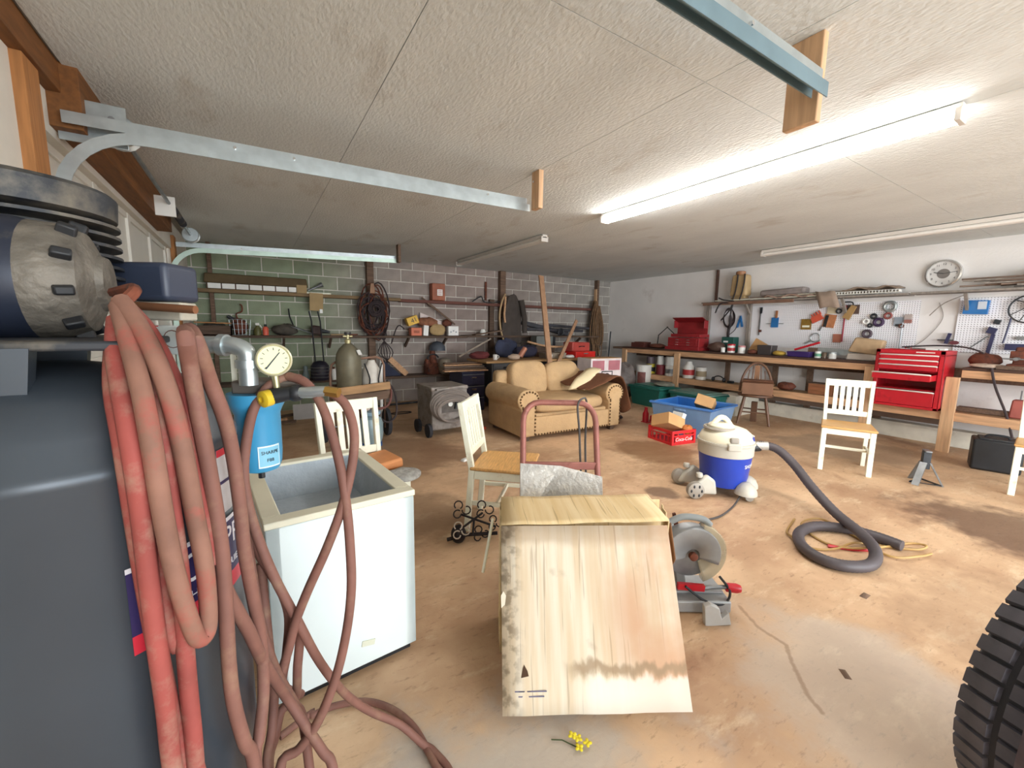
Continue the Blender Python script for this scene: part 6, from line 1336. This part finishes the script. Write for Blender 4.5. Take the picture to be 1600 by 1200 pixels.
single('tub_liner', MB().add([(-.31, -.39, .396), (.31, -.39, .396), (.31, .39, .396), (-.31, .39, .396), (-.27, -.33, .2), (.27, -.33, .2), (.27, .33, .2), (-.27, .33, .2)], [(0, 1, 5, 4), (1, 2, 6, 5), (2, 3, 7, 6), (3, 0, 4, 7), (4, 5, 6, 7)]), mat('bright_blue_liner', '2d72c4', .4, var=.1), 'bright blue lid pushed down inside the open tub', 'lid', (4.92, 3.34, 0), .12)
single('tub_carton', MB().box((0, 0, 0), (.34, .22, .14), rot(.25, .35)), card, 'tan carton sticking out of the open blue tub', 'carton', (5.02, 3.22, .40), .5, bevel=.004)
rc = mat('red_crate', 'cc2228', .4, var=.06)
t = thing('bottle_crate', 'red plastic bottle crate with white script lettering', 'crate', (4.33, 3.2, 0), -.14)
W, D, H = .37, .40, .17
MB().box((0, 0, .008), (W, D, .016)).build('bottom', rc, t)
for z, h in ((.01, .02), (.1, .016), (.135, .035)):
    f_ = MB(); f_.box((0, -D/2+.006, z+h/2), (W, .012, h)); f_.box((0, D/2-.006, z+h/2), (W, .012, h)); f_.box((-W/2+.006, 0, z+h/2), (.012, D, h)); f_.box((W/2-.006, 0, z+h/2), (.012, D, h)); f_.build('band', rc, t, bevel=.002)
for x in (-1, 1):
    for y in (-1, 1): MB().box((x*(W/2-.012), y*(D/2-.012), H/2), (.03, .03, H)).build('corner_post', rc, t, bevel=.003)
for k in range(5): MB().box((-W/2+.007, -D/2+.066+.066*k, .065), (.01, .016, .09)).build('side_bar', rc, t)
MB().box((.0, -D/2+.012, .06), (.26, .008, .09)).build('front_plate', rc, t)
for x in (-.1, 0, .1): MB().box((x, -D/2+.004, .118), (.012, .01, .04)).build('side_bar', rc, t)
text('Coca-Cola', .062, white, t, at(.01, -D/2+.0065, .062, rot(PI/2)) @ Matrix(((1, .25, 0, 0), (0, 1, 0, 0), (0, 0, 1, 0), (0, 0, 0, 1))), 'script_lettering')
t = thing('crate_carton', 'tan carton tilted inside the red bottle crate', 'carton', (4.30, 3.22, .17), -.1); MB().box((-.02, .0, .06), (.30, .26, .14), rot(-.35, .38)).build('carton', card, t, bevel=.004); MB().box((.12, -.02, .09), (.06, .16, .17), rot(0, .4)).build('white_end', white, t, bevel=.004); MB().box((.155, -.05, .1), (.004, .06, .05), rot(0, .4)).build('dark_print', dark, t)
junk('orange_ball', 'round orange-brown gourd tucked in the red bottle crate', 'gourd', (4.42, 3.05, .10), (.16, .12, .11), mat('orange_brown', 'b8692c', .6), 121)
t = thing('oil_can', 'small red oil can with long pale spout on the floor', 'oil can', (4.86, 4.05, 0))
MB().lathe([(.05, 0), (.05, .01), (.045, .02), (.045, .13), (.03, .16), (.02, .2), (.025, .205), (.025, .22), (.001, .225)], 18).build('can', red, t); MB().lathe([(.03, .0), (.03, .08), (.02, .1)], 12, at(.09, -.04, 0)).build('pump_cup', red, t); MB().tube([(.085, -.04, .09), (.2, -.05, .2)], .008, 6).build('spout', cream, t); MB().box((.05, -.02, .006), (.2, .12, .012)).build('foot_plate', red, t)
single('wire_tangle', MB().tube(curve([(.2*math.cos(k*1.1)*(1-.03*k), .1*math.sin(k*1.1), .012+.004*k) for k in range(12)], 4), .011, 5), dkc, 'tangle of black wire on the floor left of the red oil can', 'wire', (4.55, 4.4, 0))
t = thing('jack_stand', 'grey steel jack stand standing alone on the floor', 'jack stand', (5.12, 1.10, 0), .5)
for k in range(3):
    a = 2*PI*k/3+.4; MB().bar((.03*math.cos(a), .03*math.sin(a), .2), (.13*math.cos(a), .13*math.sin(a), .0), .05, .012, (math.cos(a), math.sin(a), 1)).build('leg', steel, t)
MB().ring((0, 0, .015), .12, .008, 3, 6).build('foot_ring', dusty, t); MB().box((0, 0, .22), (.055, .055, .16)).build('column', dusty, t, bevel=.004); MB().box((0, 0, .305), (.1, .045, .012)).build('saddle', steel, t, bevel=.003)
t = thing('black_case', 'black tool case standing on the floor under the bench at right', 'case', (6.28, .86, 0), .25)
MB().box((0, 0, .16), (.26, .34, .31)).build('case', dark, t, bevel=.02, segs=3); MB().box((0, 0, .318), (.2, .26, .016)).build('lid_panel', dusty, t, bevel=.004); MB().tube(curve([(0, -.08, .32), (0, -.06, .35), (0, .06, .35), (0, .08, .32)], 4), .011, 6).build('handle', dark, t)
t = thing('yellow_flowers', 'small yellow wild flowers dropped on the floor in front', 'flowers', (.82, .87, 0))
yl = mat('flower_yellow', 'e3cf2c', .6)
for k, (x, y) in enumerate(((0, 0), (.03, -.005), (.012, .02), (.0, .035))):
    for j in range(4):
        a = j*PI/2+k; MB().ball((x+.008*math.cos(a), y+.008*math.sin(a), .01+.004*k), (.008, .006, .003), 8, 5, rot(0, 0, a)).build('petal', yl, t)
MB().tube([(.0, .0, .006), (-.03, .05, .006), (-.06, .07, .006)], .002, 5).build('stem', mat('stem_dark', '3f4a2a', .7), t)
for i, (x, y, l) in enumerate(((2.62, .71, .03), (1.93, .55, .025), (1.75, 1.12, .03))): single('leaf_scrap', MB().box((0, 0, .003), (l*2, l, .005), None, .6, .5), oldwood, ('brown dead leaf on the floor near the big tyre', 'dead leaf on the floor right of the cardboard box', 'pale chip on the floor beside the miter saw')[i], 'leaf', (x, y, 0), i*.8)
